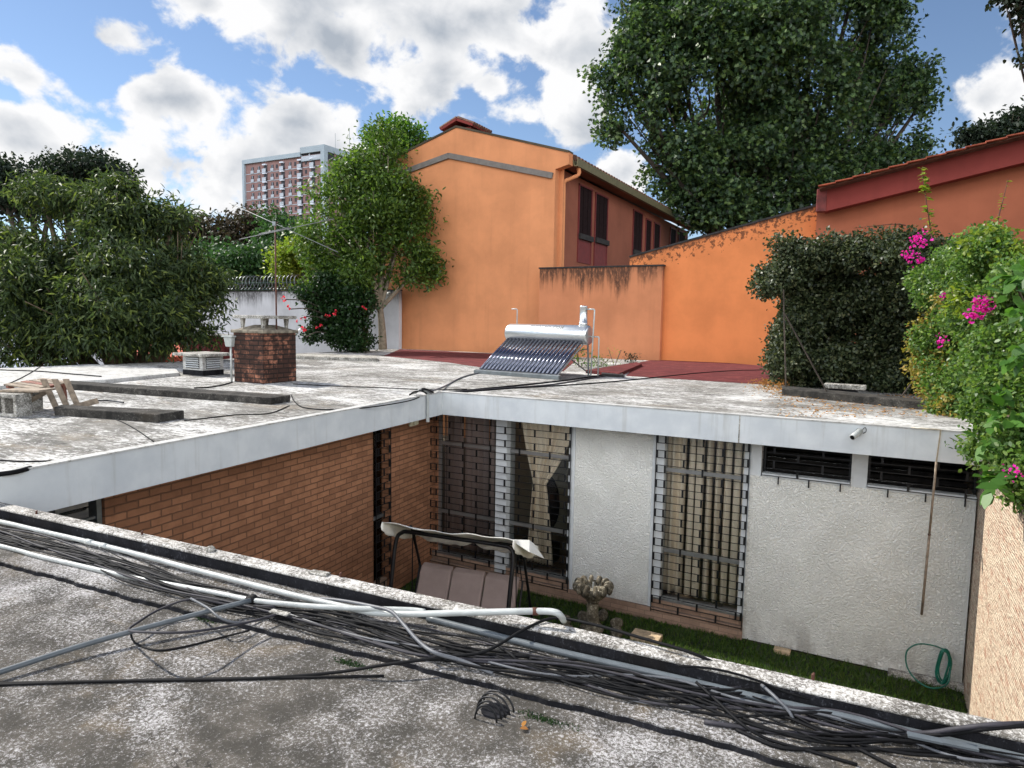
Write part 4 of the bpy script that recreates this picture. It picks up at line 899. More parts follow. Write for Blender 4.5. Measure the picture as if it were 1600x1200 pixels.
for i in range(turns*14):
    t = i/(turns*14); q_ = t*turns*2*math.pi; P.append((Lw*t, .32*math.sin(q_), .36+.32*math.cos(q_)))
MB().tube(P, .016, 4).build('coil', M['galv'], rw); 
for zz_ in (.06, .36): MB().tube([(0,0,zz_),(Lw,0,zz_)], .018, 5).build('rail', plain('green_rail', S(40,70,54), .7), rw)
for i in range(8): MB().tube([(Lw*i/7,0,0),(Lw*i/7,0,.75)], .02, 5).build('stake', M['black_metal'], rw)
# low red tiled roof behind the left of the flat roof
tr = thing('tiled_roof', Zp(250, 552, 2.9), 'low red tiled lean-to roof showing under the mango tree', 'roof', rz=ROTZ)
p4_ = [Zp(190,571,2.75), Zp(292,560.5,2.75), Zp(285,540,3.1), Zp(228,541,3.1)]; pc = Zp(250,552,2.9)
def l2(p): d_ = p-pc; return np.array([d_@UU, d_@VV, d_[2]])
p4_ = [l2(p) for p in p4_]; MB().add([tuple(p) for p in p4_]+[tuple(p-np.array([0,0,.06])) for p in p4_], [(0,1,2,3),(7,6,5,4),(0,4,5,1),(1,5,6,2),(2,6,7,3),(3,7,4,0)]).build('deck', M['tile'], tr)
for i in range(12):
    t = (i+.5)/12; a_ = p4_[0]*(1-t)+p4_[1]*t; b_ = p4_[3]*(1-t)+p4_[2]*t; MB().tube([tuple(a_+np.array([0,0,.03])), tuple(b_+np.array([0,0,.03]))], .09, 6).build('tile_row', plain('tile_bright', S(190,96,70), .85, 0, .3, 5) if i == 0 else bpy.data.materials['tile_bright'], tr)
rp = thing('red_plinth', Zp(285, 553, 2.9), 'low dark red masonry plinth behind the vent box', 'plinth', rz=ROTZ)
MB().box(-1.0,1.3,.6,1.2,-.6,.62).build('plinth_body', M['red_roof'], rp); MB().box(-1.05,1.35,.55,1.25,.62,.68).build('plinth_cap', M['cast_concrete'], rp)
wp = Zp(310, 548, 2.9); o = MB().box(-.1,.1,-.1,.1,-.6,.85).build('white_post', M['white_paint'], None, wp, ROTZ, bevel=.01); tag(o, 'short whitewashed post behind the vent box', 'post')
# pale building at the far left, behind the mango tree
wb = Dp(5, 395, 34); wbt = thing('white_building', (wb[0],wb[1],GZ), 'pale rendered building glimpsed through the mango tree at the left edge', 'building', rz=ROTZ+.2)
MB().box(-6,.9,0,5,0,7.4).build('wall', M['white_block'], wbt); MB().box(-6.1,1.0,-.1,5.1,7.4,7.55).build('coping', M['cast_concrete'], wbt)

# ------------------------------------------------------------------ apartment tower
TD = 235.; T0 = CO+ray(507, 300)*(TD/F_PX); T = Frame(T0, ROTZ); tq = lambda px, py: T.wall(px, py, 0.)
tw = thing('apartment_tower', (T0[0],T0[1],0), 'far apartment tower of pink brick with grey frame and rows of balconies', 'apartment tower', rz=ROTZ)
tx0, tx1 = tq(380,290)[0], 0.; zt0 = tq(384,250)[2]; zt1 = tq(505,226)[2]; xp = tq(470,240)[0]; DPT = 22.

MB().box(tx0+.6,-.5,.4,DPT,0,zt0-1.2).build('brick_wall', M['tower_brick'], tw); MB().box(tx0,tx0+1.1,-.4,DPT,0,zt0).build('frame', M['tower_frame'], tw)
MB().box(tx0+1.1,xp,-.4,DPT,zt0-1.5,zt0).build('frame', M['tower_frame'], tw); MB().box(-1.3,.4,-.4,1.4,0,zt1).build('frame', M['tower_frame'], tw)
MB().box(xp,-1.3,-.4,DPT,zt1-2.1,zt1).build('frame', M['tower_frame'], tw); MB().box(-1.3,.4,1.4,DPT,zt1-2.1,zt1).build('frame', M['tower_frame'], tw); MB().box(xp,xp+.5,-.4,DPT,zt0,zt1-2.1).build('frame', M['tower_frame'], tw)
zg = tq(490,249)[2]
MB().box(xp+.5,-1.3,.6,DPT-1,zg,zt1-2.1).build('penthouse_glass', M['tower_glass'], tw); MB().box(xp+.5,-1.3,-.3,-.15,zg,zg+1.4).build('railing', M['tower_rail'], tw); MB().box(xp+3.4,xp+4.0,.3,.6,zg,zt1-2.1).build('frame', M['tower_rail'], tw); MB().box(xp+.5,-1.3,-.3,1,zg-.3,zg).build('floor_band', M['tower_frame'], tw)
MB().box(-.6,-.1,1.4,DPT,zg,zt1-2.1).build('penthouse_glass', M['tower_glass'], tw)
for y in (5.,9.,13.): MB().box(-.1,.1,y,y+.8,zg,zt1-2.1).build('frame', M['tower_brick'], tw)
FH = (tq(445,268.5)[2]-tq(445,324)[2])/4; zf0 = tq(390,272)[2]     # floor line heights
cols_w = [.095,.185,.365,.60]; cols_s = [.425,.665,.80]; cols_b = [.275,.505,.735,.89]
WX0, WX1 = tx0+1.1, -1.3; WW = WX1-WX0
def part_copy(src, parent, loc):
    o = src.copy(); COL.objects.link(o); o.parent = parent; o.location = loc
    for c in src.children:
        d_ = c.copy(); COL.objects.link(d_); d_.parent = o
    return o
pw = MB().box(-.62,.62,.3,.42,0,2.3).build('window', M['tower_glass'], tw); MB().box(-.75,.75,.1,.2,0,1.05).build('railing', M['tower_rail'], pw); MB().box(-.07,.07,.2,.3,0,2.3).build('mullion', M['tower_rail'], pw)
ps = MB().box(-.45,.45,.3,.42,.9,2.2).build('window', M['tower_glass'], tw)
pbal = MB().box(-.85,.85,.25,.42,0,2.5).build('balcony', M['tower_glass'], tw); MB().box(-.95,.95,-.6,-.5,-.2,1.1).build('railing', M['tower_rail'], pbal); MB().box(-.8,.8,-.6,.25,2.3,2.75).build('awning', M['white_block'], pbal)
first = {0: True, 1: True, 2: True}
for fl_ in range(9):
    z = zf0-FH*fl_
    MB().box(WX0,WX1,.28,.41,z-.1,z+.12).build('floor_band', M['tower_rail'], tw)
    for kind, cs, src in ((0,cols_w,pw),(1,cols_s,ps),(2,cols_b,pbal)):
        for c in cs:
            loc = (WX0+WW*c, 0, z+.1)
            if first[kind]: src.location = loc; first[kind] = False
            else: part_copy(src, tw, loc)
for fl_ in range(5):
    z = zf0-FH*fl_
    for y in (5.5, 12.5):
        o = part_copy(pbal, tw, (.2, y, z+.1)); o.rotation_euler = (0,0,R_(90))
MB().box(-.5,-.1,1.4,DPT,0,zg-.3).build('brick_wall', M['tower_brick'], tw)
MB().tube([(-1.,14,zt1),(-1.,14,zt1+9)], .12, 4).build('antenna', M['galv'], tw); MB().tube([(-5.,11,zt1),(-5.,11,zt1+7)], .1, 4).build('antenna', M['galv'], tw)

# ================================================================== COURTYARD
rng = np.random.default_rng(5)
n_ = 42000; gp = np.stack([rng.uniform(-.6, XE, n_), -np.abs(rng.normal(0, 2.2, n_))+OFF-.03, np.full(n_, GZ-.02)], 1)
gp = gp[(gp[:,1] > -5)]; W_ = H.o[None,:]+gp[:,:1]*H.u+gp[:,1:2]*H.v; W_[:,2] = GZ-.05
edge_fade = rng.random(len(W_)) < 1.0
ax = rng.normal(size=(len(W_),3))*.35+np.array([0,0,1.]); o = leaves('lawn', M['grass'], W_, ax, rand_dirs(rng, len(W_)), .085, .011, 'long', None, .25, 3); tag(o, 'short green lawn along the foot of the stucco wall', 'grass', kind='stuff')
P = [H.world(p) for p in [(-.55,OFF,0),(XE,OFF,0),(XE,-9,0),(-6,-9,0)]]
o = MB().add([(p[0],p[1],GZ-.03) for p in P], [(3,2,1,0)]).build('lawn_soil', plain('lawn_soil', S(46,56,32), .95, 0, .4, 5, .5, 60)); tag(o, None, None, kind='structure')
def slab_at(px, py, w, d, label, name='paving_stone', z=GZ, h=.06, rz=0., m='paver', cat='paving stone', group=None):
    p = Zp(px, py, z); o = MB().box(-w/2,w/2,-d/2,d/2,-.05,h).build(name, M[m], None, p, ROTZ+rz, bevel=.012); return tag(o, label, cat, group)
slab_at(1222, 1017, .22, .12, 'small stone sunk in the grass below the stucco wall', h=.03)
slab_at(1010, 997, .42, .25, 'pale stone block in the grass just beyond the parapet', h=.06)
slab_at(1410, 1052, .34, .22, 'broken concrete slab at the edge of the grass, left of the other slab', h=.05, m='cast_concrete'); slab_at(1462, 1062, .66, .26, 'concrete slab under the green hose by the stone wall', h=.06, m='cast_concrete')
# parapet oddments
p = NF.flat(512, 891, 2.82); o = MB().box(-.06,.06,-.025,.025,0,.014).build('stone_chip', M['cast_concrete'], None, NF.world((p[0],-.03,2.82)), NF.rz+.1, bevel=.01); tag(o, 'flat chip of stone lying on the left part of the parapet', 'stone')
p = NF.flat(337, 858, 2.82); o = MB().ball((0,0,.012), (.03,.03,.02), 10, 6, 0, .1).build('mortar_lump', M['cast_concrete'], None, NF.world((p[0],-.04,2.82)), 0, True); tag(o, 'small pale mortar lump on the left part of the parapet', 'stone')
for px, py, lb in ((57,803,'dark nail stub near the left end of the parapet top'),(222,835,'dark nail stub in the parapet top beside the brick wall slot'),(532,901,'dark nail stub on the parapet below the narrow slot window'),(1270,1061,'dark nail stub on the parapet in front of the lawn')):
    p = NF.flat(px, py, 2.82); o = MB().tube([(0,0,-.02),(.0,0,.018),(.006,.004,.024)], [.007,.007,.004], 7).build('nail', M['rust_metal'], None, NF.world((p[0],p[1],2.82))); tag(o, lb, 'nail')
# hose
hc = Zp(1478, 1058, GZ); hs = H.wall(1487, 1020, OFF-.10); hw = H.world((hs[0]-.03, OFF-.12, GZ)); ho = thing('garden_hose', hw, 'green garden hose coiled on the corner of the stucco and stone walls', 'hose', rz=ROTZ)
ho.scale = (.8, .8, .8); P = []
for i in range(5*18):
    t = i/18*2*math.pi; r1 = .10+.02*math.sin(i*.7); P.append((-.06+r1*.75*math.cos(t)+.02*math.sin(i*.21), .02*math.cos(t*1.3)-.01*i/18, .36+.27*math.sin(t)+.02*math.sin(i*.13)))
MB().tube(P, .012, 7).build('coil', M['hose'], ho, smooth=True)
loop = [(.0,0,.60),(-.2,-.02,.66),(-.42,-.03,.64),(-.56,-.05,.52),(-.58,-.06,.36),(-.54,-.1,.22),(-.44,-.2,.13),(-.28,-.3,.09),(-.12,-.26,.10),(.0,-.15,.16),(.03,-.06,.32)]
MB().tube(smooth_path(loop, 8), .012, 7).build('loop', M['hose'], ho, smooth=True)
# fountain
fo_ = Zp(925, 985, GZ); fo_ = fo_ + np.array([0,0,0]); ft = thing('fountain', fo_, 'small weathered stone bird bath with scrolled shell petals round its bowl', 'fountain')
sc = .9
MB().lathe([(.17,0),(.18,.05),(.13,.10),(.095,.18),(.085,.30),(.09,.40),(.075,.42),(.10,.46),(.14,.52)], (0,0,0), 18).build('pedestal', M['stonework'], ft, smooth=True)
MB().lathe([(.10,.50),(.17,.53),(.215,.60),(.235,.68),(.22,.69),(.17,.64),(.06,.61),(.001,.61)], (0,0,0), 22).build('bowl', M['stonework'], ft, smooth=True)
for k in range(12):
    a_ = 2*math.pi*k/12; d_ = np.array([math.cos(a_), math.sin(a_), 0]); mb = MB(); P = []
    for t in np.linspace(0, 1, 14): 
        an = -1.2+t*5.6; rr = .062*(1-.55*t); P.append(tuple(d_*(.205+rr*math.cos(an)+.012)+np.array([0,0,.685+rr*math.sin(an)])))
    mb.tube(P, [.038*(1-.35*t) for t in np.linspace(0,1,14)], 8); mb.build('petal_scroll', M['stonework'], ft, smooth=True)
MB().tube([(0,0,.60),(0,0,.74)], .012, 8).build('nozzle', M['pvc_white'], ft)
for k in range(8):
    a_ = .3+2*math.pi*k/8; r_ = .40+.05*math.sin(k*2.3); o = MB().ball((0,0,.06), (.11+.02*math.sin(k*1.7),.085,.085), 10, 7, a_, .05).build('border_stone', M['stonework'], None, fo_+np.array([r_*math.cos(a_), r_*math.sin(a_), 0]), 0, True)
    tag(o, 'rounded stone in the ring round the foot of the fountain', 'stone', 'stones round the fountain')
# swing seat
sw0 = Zp(724, 912, .50); sw0[2] = GZ; rs = ROTZ+R_(7); sg = thing('swing_seat', sw0, 'garden swing seat with taupe cushions and a crumpled off white canopy', 'swing seat', rz=rs)
SF = Frame(sw0, rs); sg.scale = (1, 1, .935)
ST = 1.66        # top of the frame
def arch(x, parent, name):
    mb = MB(); mb.tube(smooth_path([(x,.62,0),(x,.30,ST*.55),(x,.06,ST*.94),(x,.0,ST)], 5), .02, 9); return mb.build(name, M['black_metal'], parent, smooth=True)
HX = .80
arch(-HX-.06, sg, 'side_frame'); arch(HX+.06, sg, 'side_frame')
MB().tube(smooth_path([(-HX-.10,-.62,0),(-HX-.10,-.46,ST-.7),(-HX-.10,-.34,ST-.15),(-HX-.03,-.30,ST-.01),(-HX+.14,-.30,ST+.02),(0,-.30,ST+.02),(HX-.14,-.30,ST+.02),(HX+.03,-.30,ST-.01),(HX+.08,-.34,ST-.15),(HX+.08,-.46,ST-.7),(HX+.08,-.62,0)], 6), .03, 10).build('top_bar', M['black_metal'], sg, smooth=True)
# canopy sheet: tipped up towards the camera, sagging between its bars
nxs, nys = 36, 14; P = []
for j in range(nys+1):
    t = j/nys
    for i in range(nxs+1):
        s_ = i/nxs; x = -HX-.2+(2*HX+.36)*s_; y = .44-.98*t
        z = ST-.20+.40*t-.04*math.sin(math.pi*s_)*math.sin(math.pi*t)+.012*math.sin(s_*23+t*5)*t+.012*math.sin(s_*41)*(1-t)+.02*math.sin(s_*7+2)*t
        P.append((x,y,z))
fs = [(j*(nxs+1)+i, (j+1)*(nxs+1)+i, (j+1)*(nxs+1)+i+1, j*(nxs+1)+i+1) for j in range(nys) for i in range(nxs)]
can = MB().add(P, fs).build('canopy', M['canvas'], sg, smooth=True); md = can.modifiers.new('thickness', 'SOLIDIFY'); md.thickness = .008
def valance(pts_top, drop, name, scal):
    n = len(pts_top); P = []; 
    for i, p in enumerate(pts_top):
        t = i/(n-1); dr = drop*(.55+.45*abs(math.sin(t*math.pi*scal))**.6)
        for k in range(5):
            h = k/4; P.append((p[0]+.02*math.sin(t*17+h*3)*h, p[1]-.03*math.sin(h*1.5)+.02*math.sin(t*29)*h, p[2]-dr*h))
    fs = [(i*5+k, i*5+k+1, (i+1)*5+k+1, (i+1)*5+k) for i in range(n-1) for k in range(4)]
    o = MB().add(P, fs).build(name, M['canvas'], can, smooth=True); md = o.modifiers.new('thickness', 'SOLIDIFY'); md.thickness = .006
rowp = lambda j: P0[j*(nxs+1):(j+1)*(nxs+1)]
P0 = P
valance(rowp(0), .17, 'valance', 2); valance([P0[j*(nxs+1)] for j in range(nys+1)], .20, 'valance', 1); valance([P0[j*(nxs+1)+nxs] for j in range(nys+1)], .20, 'valance', 1)
MB().tube([(-HX-.1,.10,ST-.10),(HX+.1,.10,ST-.10)], .014, 8).build('canopy_bar', M['black_metal'], sg)
MB().add([(HX+.1,-.50,ST+.20),(HX+.34,-.42,ST+.03),(HX+.42,-.05,ST-.18),(HX+.12,.40,ST-.16),(HX+.22,-.1,ST+.08)], [(0,1,4),(1,2,4),(2,3,4),(3,0,4)]).build('loose_flap', M['canvas'], can).modifiers.new('thickness', 'SOLIDIFY').thickness = .006
# bench: three backrest cushions, seat, hangers
for k in range(3):
    xc = -.52+k*.52; b = MB(); b.obox((xc, .10, .74), (.252,0,0), (0,.05,.02), (0,.10,.26)); b.build('back_cushion', M['cushion'], sg, bevel=.025); b = MB(); b.obox((xc, -.16, .46), (.252,0,0), (0,.24,-.03), (0,.01,.045)); b.build('seat_cushion', M['cushion'], sg, bevel=.025)
for x in (-.82, .82):
    MB().tube([(x,-.36,.44),(x,.03,.40),(x,.22,.98)], .016, 8).build('seat_frame', M['black_metal'], sg); MB().tube([(x,-.02,.42),(x*.98,-.03,ST-.02)], .008, 6).build('hanger', M['black_metal'], sg); MB().tube([(x,.2,.92),(x*.98,.0,ST-.02)], .008, 6).build('hanger', M['black_metal'], sg)
# furniture glimpsed inside the first window
ac = H.world((p1+.28, OFF+.85, GZ+.02)); at_ = thing('armchair', ac, 'dark high backed armchair seen through the parted curtain', 'armchair', rz=ROTZ)
MB().ball((0,.1,1.25), (.30,.12,.55), 14, 10).build('back', M['dark_cloth'], at_, smooth=True); MB().box(-.34,.34,-.3,.1,.25,.6).build('seat', M['dark_cloth'], at_, bevel=.05)

# ================================================================== CABLES AND PIPES ON THE NEAR ROOF
def near_line(name, label, cat, pts, r, m, z=ZS, group=None, k=7, ns=6, parent=None):
    P = [Zp(p[0], p[1], z+r+(p[2] if len(p) > 2 else 0.)) for p in pts]; o0 = P[len(P)//2].copy()
    o = MB().tube([tuple(p-o0) for p in smooth_path(P, k)], r, ns).build(name, M[m], parent, o0, smooth=True); return tag(o, label, cat, group)
near_line('white_pipe', 'white plastic pipe along the parapet whose elbow turns down over its edge', 'pipe', [(-120,790,.01),(0,815,.01),(60,829,.01),(130,845,.01),(210,865,.012),(300,889,.012),(400,915,.012),(480,935,.014),(560,953,.015),(585,957.5,.02),(640,959.5,.045),(720,957.5,.085),(800,955.5,.12),(850,955,.135),(868,957,.137),(876,962,.12),(881,970,.07)], .0155, 'pvc_white', k=6, ns=12)
for px, py, h in ((135,846,.012),(158,852,.012),(832,955.3,.13)):
    p = Zp(px, py, ZS+.0155+h); q_ = Zp(px+9, py+(2.1 if px < 800 else -.1), ZS+.0155+h); o = MB().tube([(0,0,0), tuple(q_-p)], .0185, 12).build('pipe_collar', M['pvc_white' if px < 800 else 'rust_metal'], None, p, 0, True); tag(o, {135:'white pipe collar at the left end of the white plastic pipe',158:'second white collar just right of the first pipe collar',832:'rusty band round the white pipe beside its elbow'}[px], 'collar')
near_line('white_pipe', 'lower white plastic pipe ending open beside the upper one', 'pipe', [(-120,832),(0,853),(60,869),(130,885),(200,901),(270,914),(330,925,.012),(390,937,.02),(440,943,.024),(500,948,.03),(570,951,.04),(640,953,.05),(664,956,.05)], .0135, 'pvc_white', ns=12)
near_line('grey_conduit', 'thick grey plastic conduit running right along the foot of the parapet', 'pipe', [(668,966),(740,984),(840,1010),(920,1029),(1000,1047),(1100,1070),(1200,1094),(1300,1116),(1410,1141),(1500,1162),(1660,1200)], .0155, 'pvc_grey', ns=12)
near_line('grey_conduit', 'straight dark grey conduit slanting from the white pipes to the lower left corner', 'pipe', [(-200,1115,.01),(0,1050,.02),(130,1008,.035),(260,972,.055),(392,938,.085)], .0125, 'pvc_dark', z=ZR, ns=12)
near_line('cable', 'pair of black cables crossing the lower left of the roof and rising to the parapet', 'cable', [(-200,1072),(0,1068),(200,1064),(400,1060),(520,1051,.01),(600,1039,.05),(700,1026,.06),(760,1017,.07),(820,983,.10),(865,966,.115),(920,974,.13),(1000,996,.125),(1080,1020,.12),(1150,1050,.06),(1250,1085,.03)], .007, 'cable', z=ZR)
near_line('cable', 'thin black cable lying under the pair at the lower left', 'cable', [(-200,1076),(0,1070),(250,1062),(450,1059),(600,1056)], .006, 'cable', z=ZR)
near_line('cable', 'grey cable dropping diagonally from the parapet foot across the bundle', 'cable', [(480,934,.01),(530,938,.03),(585,948,.06),(612,956,.07),(630,975,.05),(655,1003,.05),(680,1020,.05),(720,1032,.02),(770,1052,0)], .009, 'cable_grey')
near_line('cable', 'loop of thin black cable curling over the slanting dark conduit', 'cable', [(430,948,.02),(360,945,.02),(300,936,.05),(250,952,.03),(216,972,.03),(202,985,.03),(240,988,.12),(300,987,.11),(380,974,.05),(440,958,.03)], .006, 'cable_violet', z=ZR+.03)
near_line('cable', 'thin grey loose end of cable hooking below the slanting dark conduit', 'cable', [(203,987,.04),(212,1005,.0),(245,1016,.0),(290,1010,.0),(350,995,.0),(390,985,.02)], .005, 'cable', z=ZR)
near_line('cable', 'pale grey cable arching from the slanting conduit to the bundle', 'cable', [(298,935,.06),(325,950,.08),(345,966,.06),(372,973,.03),(410,968,.0),(440,960,0)], .006, 'cable_grey')
bundle = [(-140,800),(0,832),(60,845),(130,862),(200,884),(270,905),(340,927),(420,950),(500,966),(580,984),(660,1004),(740,1020),(820,1034),(900,1050),(980,1066),(1060,1080),(1140,1094),(1220,1108),(1300,1123),(1400,1140),(1500,1158),(1660,1186)]
GB = 'cables in the tangle along the parapet'
def bundle_width(x): return np.interp(x, [0,150,300,420,520,700,900,1100,1300,1450,1600], [15,16,20,11,19,19,19,24,28,26,22])
for i in range(24):
    rr = random.Random(100+i); ph = rr.uniform(0,6.28); ph2 = rr.uniform(0,6.28); ln = rr.uniform(-1,1); f1, f2 = rr.uniform(.002,.006), rr.uniform(.008,.016)
    st, en = (0, len(bundle)) if i % 3 else ((0, rr.randint(9,16)) if i % 2 else (rr.randint(6,10), len(bundle)))
    pts = []
    for x, y in bundle[st:en]:
        w_ = bundle_width(x); o_ = ln*.6+.6*math.sin(x*f1*1.5+ph)+.42*math.sin(x*f2*1.25+ph2)+rr.uniform(-.08,.08); o_ = max(-1.25, min(1.35, o_))
        pts.append((x+rr.uniform(-8,8), y+o_*w_, abs(.010*math.sin(x*.006+ph2))+ .004*(i % 5)))
    left = i % 4 == 1; m = ('cable_violet' if rr.random() < .25 else 'cable') if i % 12 else 'cable_grey'
    near_line('cable', {'cable':'thin black cable in the tangled bundle along the parapet','cable_violet':'thin dusty violet grey cable in the tangled bundle along the parapet','cable_grey':'thin pale grey cable in the tangled bundle along the parapet'}[m], 'cable', pts, rr.choice((.0034,.004,.005,.0062)), m, group=GB, k=5, ns=5)
for j, pts in enumerate(([(640,1030),(720,1033),(800,1032),(880,1031),(960,1030),(1060,1038),(1200,1062),(1320,1090)], [(780,1010,.02),(800,1024,.03),(822,1044),(880,1064),(960,1072),(1060,1076),(1180,1100),(1300,1150),(1400,1200)], [(1088,1066,.03),(1120,1095,.03),(1160,1132,.02),(1200,1155),(1260,1172),(1340,1195)],
          [(1150,1140),(1220,1168),(1300,1170),(1400,1172),(1500,1176),(1620,1175)], [(1100,1128),(1220,1145),(1300,1146),(1380,1146),(1450,1145,.03),(1500,1138,.09),(1560,1132,.14),(1640,1130,.13)], [(1180,1142),(1300,1148),(1400,1151),(1480,1147,.05),(1540,1139,.12),(1600,1134,.14),(1660,1133,.13)],
          [(1190,1070,.05),(1210,1088,.05),(1230,1108,.03),(1240,1125)], [(1060,1040,.13),(1120,1046,.12),(1180,1062,.08),(1230,1082,.05),(1290,1098,.03),(1420,1120,.02),(1560,1142,.02),(1680,1165)])):
    near_line('cable', ('black cable straying out of the bundle under the parapet elbow','heavy black cable sagging below the bundle towards the bottom edge','black cable crossing steeply down the right half of the bundle','grey black cable lying lowest at the lower right corner','thick grey cable lifting onto the parapet at the right edge','thick black cable beside the one lifting onto the parapet','short stiff strap of cable dangling over the grey conduit','thin black cable draped along the parapet top and down')[j], 'cable', pts, (.0045,.007,.006,.007,.009,.008,.007,.005)[j], ('cable','cable','cable','cable','cable_violet','cable','cable_grey','cable')[j])
tie = Zp(394, 938, ZS+.03); o = MB().ball((0,0,.0), (.035,.03,.03), 10, 7, 0, .25).build('tape_knot', M['cable'], None, tie, 0, True); tag(o, 'lump of black tape where the dark conduit meets the white pipe', 'tape')
for px, py, w_ in ((437,957,.02),(1445,1153,.05),(1500,1164,.05)):
    p = Zp(px, py, ZS+.05); o = MB().obox((0,0,0), (.05,-.02,0), (.006,.014,0), (0,0,.004)).build('pale_strip', M['cast_concrete' if px < 500 else 'pvc_grey'], None, p); tag(o, {437:'pale scrap tangled in the cables right of the tape knot',1445:'pale flat scrap among the cables at the lower right, the left one',1500:'pale flat scrap among the cables at the lower right, the right one'}[px], 'scrap')
# wire hoops over the drain
hb = Zp(770, 1112, ZR); hoop = thing('drain_guard', hb, 'row of five black wire hoops guarding a drain hole in the foreground roof', 'drain guard')
HF = [((742,1123),(776,1129),(759,1118)), ((744,1115),(783,1124),(763,1109)), ((746,1106),(789,1121),(768,1100)), ((751,1099),(796,1117),(773,1093)), ((756,1095),(803,1113),(779,1087))]
for a_, b_, t_ in HF:
    pa_, pb_ = Zp(*a_, ZR)-hb, Zp(*b_, ZR)-hb; hgt = .062; P = []
    for k in range(13):
        t = k/12; P.append(tuple(pa_*(.5+.5*math.cos(math.pi*t))+pb_*(.5-.5*math.cos(math.pi*t))+np.array([0,0,hgt*math.sin(math.pi*t)])))
    MB().tube(P, .0042, 6).build('hoop', M['black_metal'], hoop, smooth=True)
dh = [Zp(*p, ZR)-hb for p in ((752,1112),(772,1121),(793,1112),(776,1100))]; MB().lathe([(.055,.001),(.055,.004)], tuple(sum(dh)/4), 16).build('drain_hole', M['black_concrete'], hoop)
p = Zp(812, 1141, ZR); o = leaves('fallen_leaf', M['dry_leaf'], np.array([[0,0,.008],[.01,.005,.01]]), np.array([[1,-.2,.1],[.4,.9,.3]]), np.array([[0,0,1.],[0,.2,1]]), .04, .02, 'oval', None, .1, 2); o.location = p; tag(o, 'single dry leaf on the roof beside the wire hoops', 'leaf')
# moss in the corner of the step
def moss(px, py, label, w_=.12):
    p = Zp(px, py, ZR); rg = np.random.default_rng(int(px)); n = 260; pos = rg.normal(size=(n,3))*np.array([w_,.012,.0])
    c_, s__ = math.cos(NF.rz), math.sin(NF.rz); pos = np.stack([pos[:,0]*c_-pos[:,1]*s__, pos[:,0]*s__+pos[:,1]*c_, pos[:,2]], 1)
    o = leaves('moss', M['leaf_hib'], pos, rand_dirs(rg, n)*.6+np.array([0,0,1]), rand_dirs(rg, n), .007, .006, 'oval', None, .2, 3); o.location = p; tag(o, label, 'moss', kind='stuff')
moss(318, 967, 'moss tuft in the step where the slanting conduit crosses it', .06); moss(548, 1037, 'moss patch in the step under the pair of cables', .05); moss(850, 1124, 'moss patch in the step right of the wire hoops', .06)

# ================================================================== PLANTS
def vine_blobs(lst): return [px_blobs([b[:4]], b[4])[0] for b in lst]
# trained creeper on an iron arbour
hd0 = Zp(1340, 618); hg = thing('hedge', hd0, 'dark clipped creeper hedge grown over a thin frame at the back of the flat roof', 'hedge')
hb_ = vine_blobs([(1215,430,30,45,13.1),(1245,400,45,35,13.0),(1300,390,60,34,12.8),(1370,385,60,34,12.4),(1430,395,50,36,12.0),(1222,560,14,50,13.2),(1235,500,20,60,13.3),(1260,470,45,60,13.4),(1320,470,70,70,13.3),(1390,470,65,75,12.9),(1440,500,45,80,12.4),(1290,560,60,45,13.5),(1370,560,70,45,13.2),(1440,570,40,45,12.6),(1250,585,40,26,13.5),(1320,590,50,24,13.5),(1400,595,50,22,13.1),(1450,600,25,25,12.5),(1300,500,80,80,14.2),(1400,500,80,80,13.9),(1300,580,80,40,14.2),(1400,585,80,40,13.9),(1450,520,40,80,13.2)])
crown('foliage', M['leaf_hedge'], clumps(hb_, 4, .5, 3), 15000, 10, .08, .07, .042, 'oval', hg, hd0, shell=.55, droop=.15, up=.5, seed=21)
for a_, b_ in (((1228,604),(1224,452)),((1292,612),(1226,490)),((1408,620),(1432,588))):
    pa_ = Zp(*a_, 3.12); pb_ = Dp(*b_, (pa_-CO)@_f+.3); MB().tube([tuple(pa_-hd0), tuple(pb_-hd0)], .014, 6).build('post', M['bark_dark'], hg)
rg = np.random.default_rng(8); n_ = 2600; lx = rg.random(n_); pos = []
for i in range(n_):
    if lx[i] < .55: px, py = 1215+rg.normal()*18, 592+abs(rg.normal())*10
    else: px, py = rg.uniform(1215,1500), 617+ (rg.random()**2)*34
    py = max(py, 576); p = Zp(px, py, 3.012); pos.append(p)
pos = np.array(pos); o = leaves('leaf_litter', M['dry_leaf'], pos, rand_dirs(rg, n_)*np.array([1,1,.2]), rand_dirs(rg, n_)*.4+np.array([0,0,1]), .05, .025, 'oval', None, .1, 4); tag(o, 'dry ochre leaf litter at the foot of the hedge', 'leaf litter', kind='stuff')
# flowering vine over the stone wall
vo = H.world((XW, -2, 3.0)); vn = thing('flowering_vine', vo, 'sunlit bougainvillea vine with magenta flowers spilling over the stone wall', 'vine')
vb = vine_blobs([(1478,440,48,58,10.6),(1475,530,38,60,10.2),(1500,610,35,60,9.6),(1510,420,55,45,9.4),(1545,400,55,45,8.6),(1530,490,55,70,8.9),(1555,560,55,75,8.0),(1560,640,45,60,7.3),(1600,450,60,75,7.6),(1605,570,55,80,7.0),(1590,680,42,62,6.5),(1610,740,32,48,6.0),(1538,700,20,28,7.2),(1650,600,60,150,6.4)])
crown('foliage', M['leaf_boug'], clumps(vb, 7, .36, 5), 11500, 8, .065, .056, .032, 'oval', vn, vo, shell=.8, droop=.25, up=.5, seed=31)
crown('dry_foliage', M['leaf_boug_dry'], vine_blobs([(1446,545,14,50,10.4),(1468,600,16,50,10.0),(1482,640,16,30,9.6),(1440,560,10,40,10.4),(1500,470,30,18,9.6)]), 420, 8, .06, .06, .032, 'oval', vn, vo, shell=.8, seed=33)
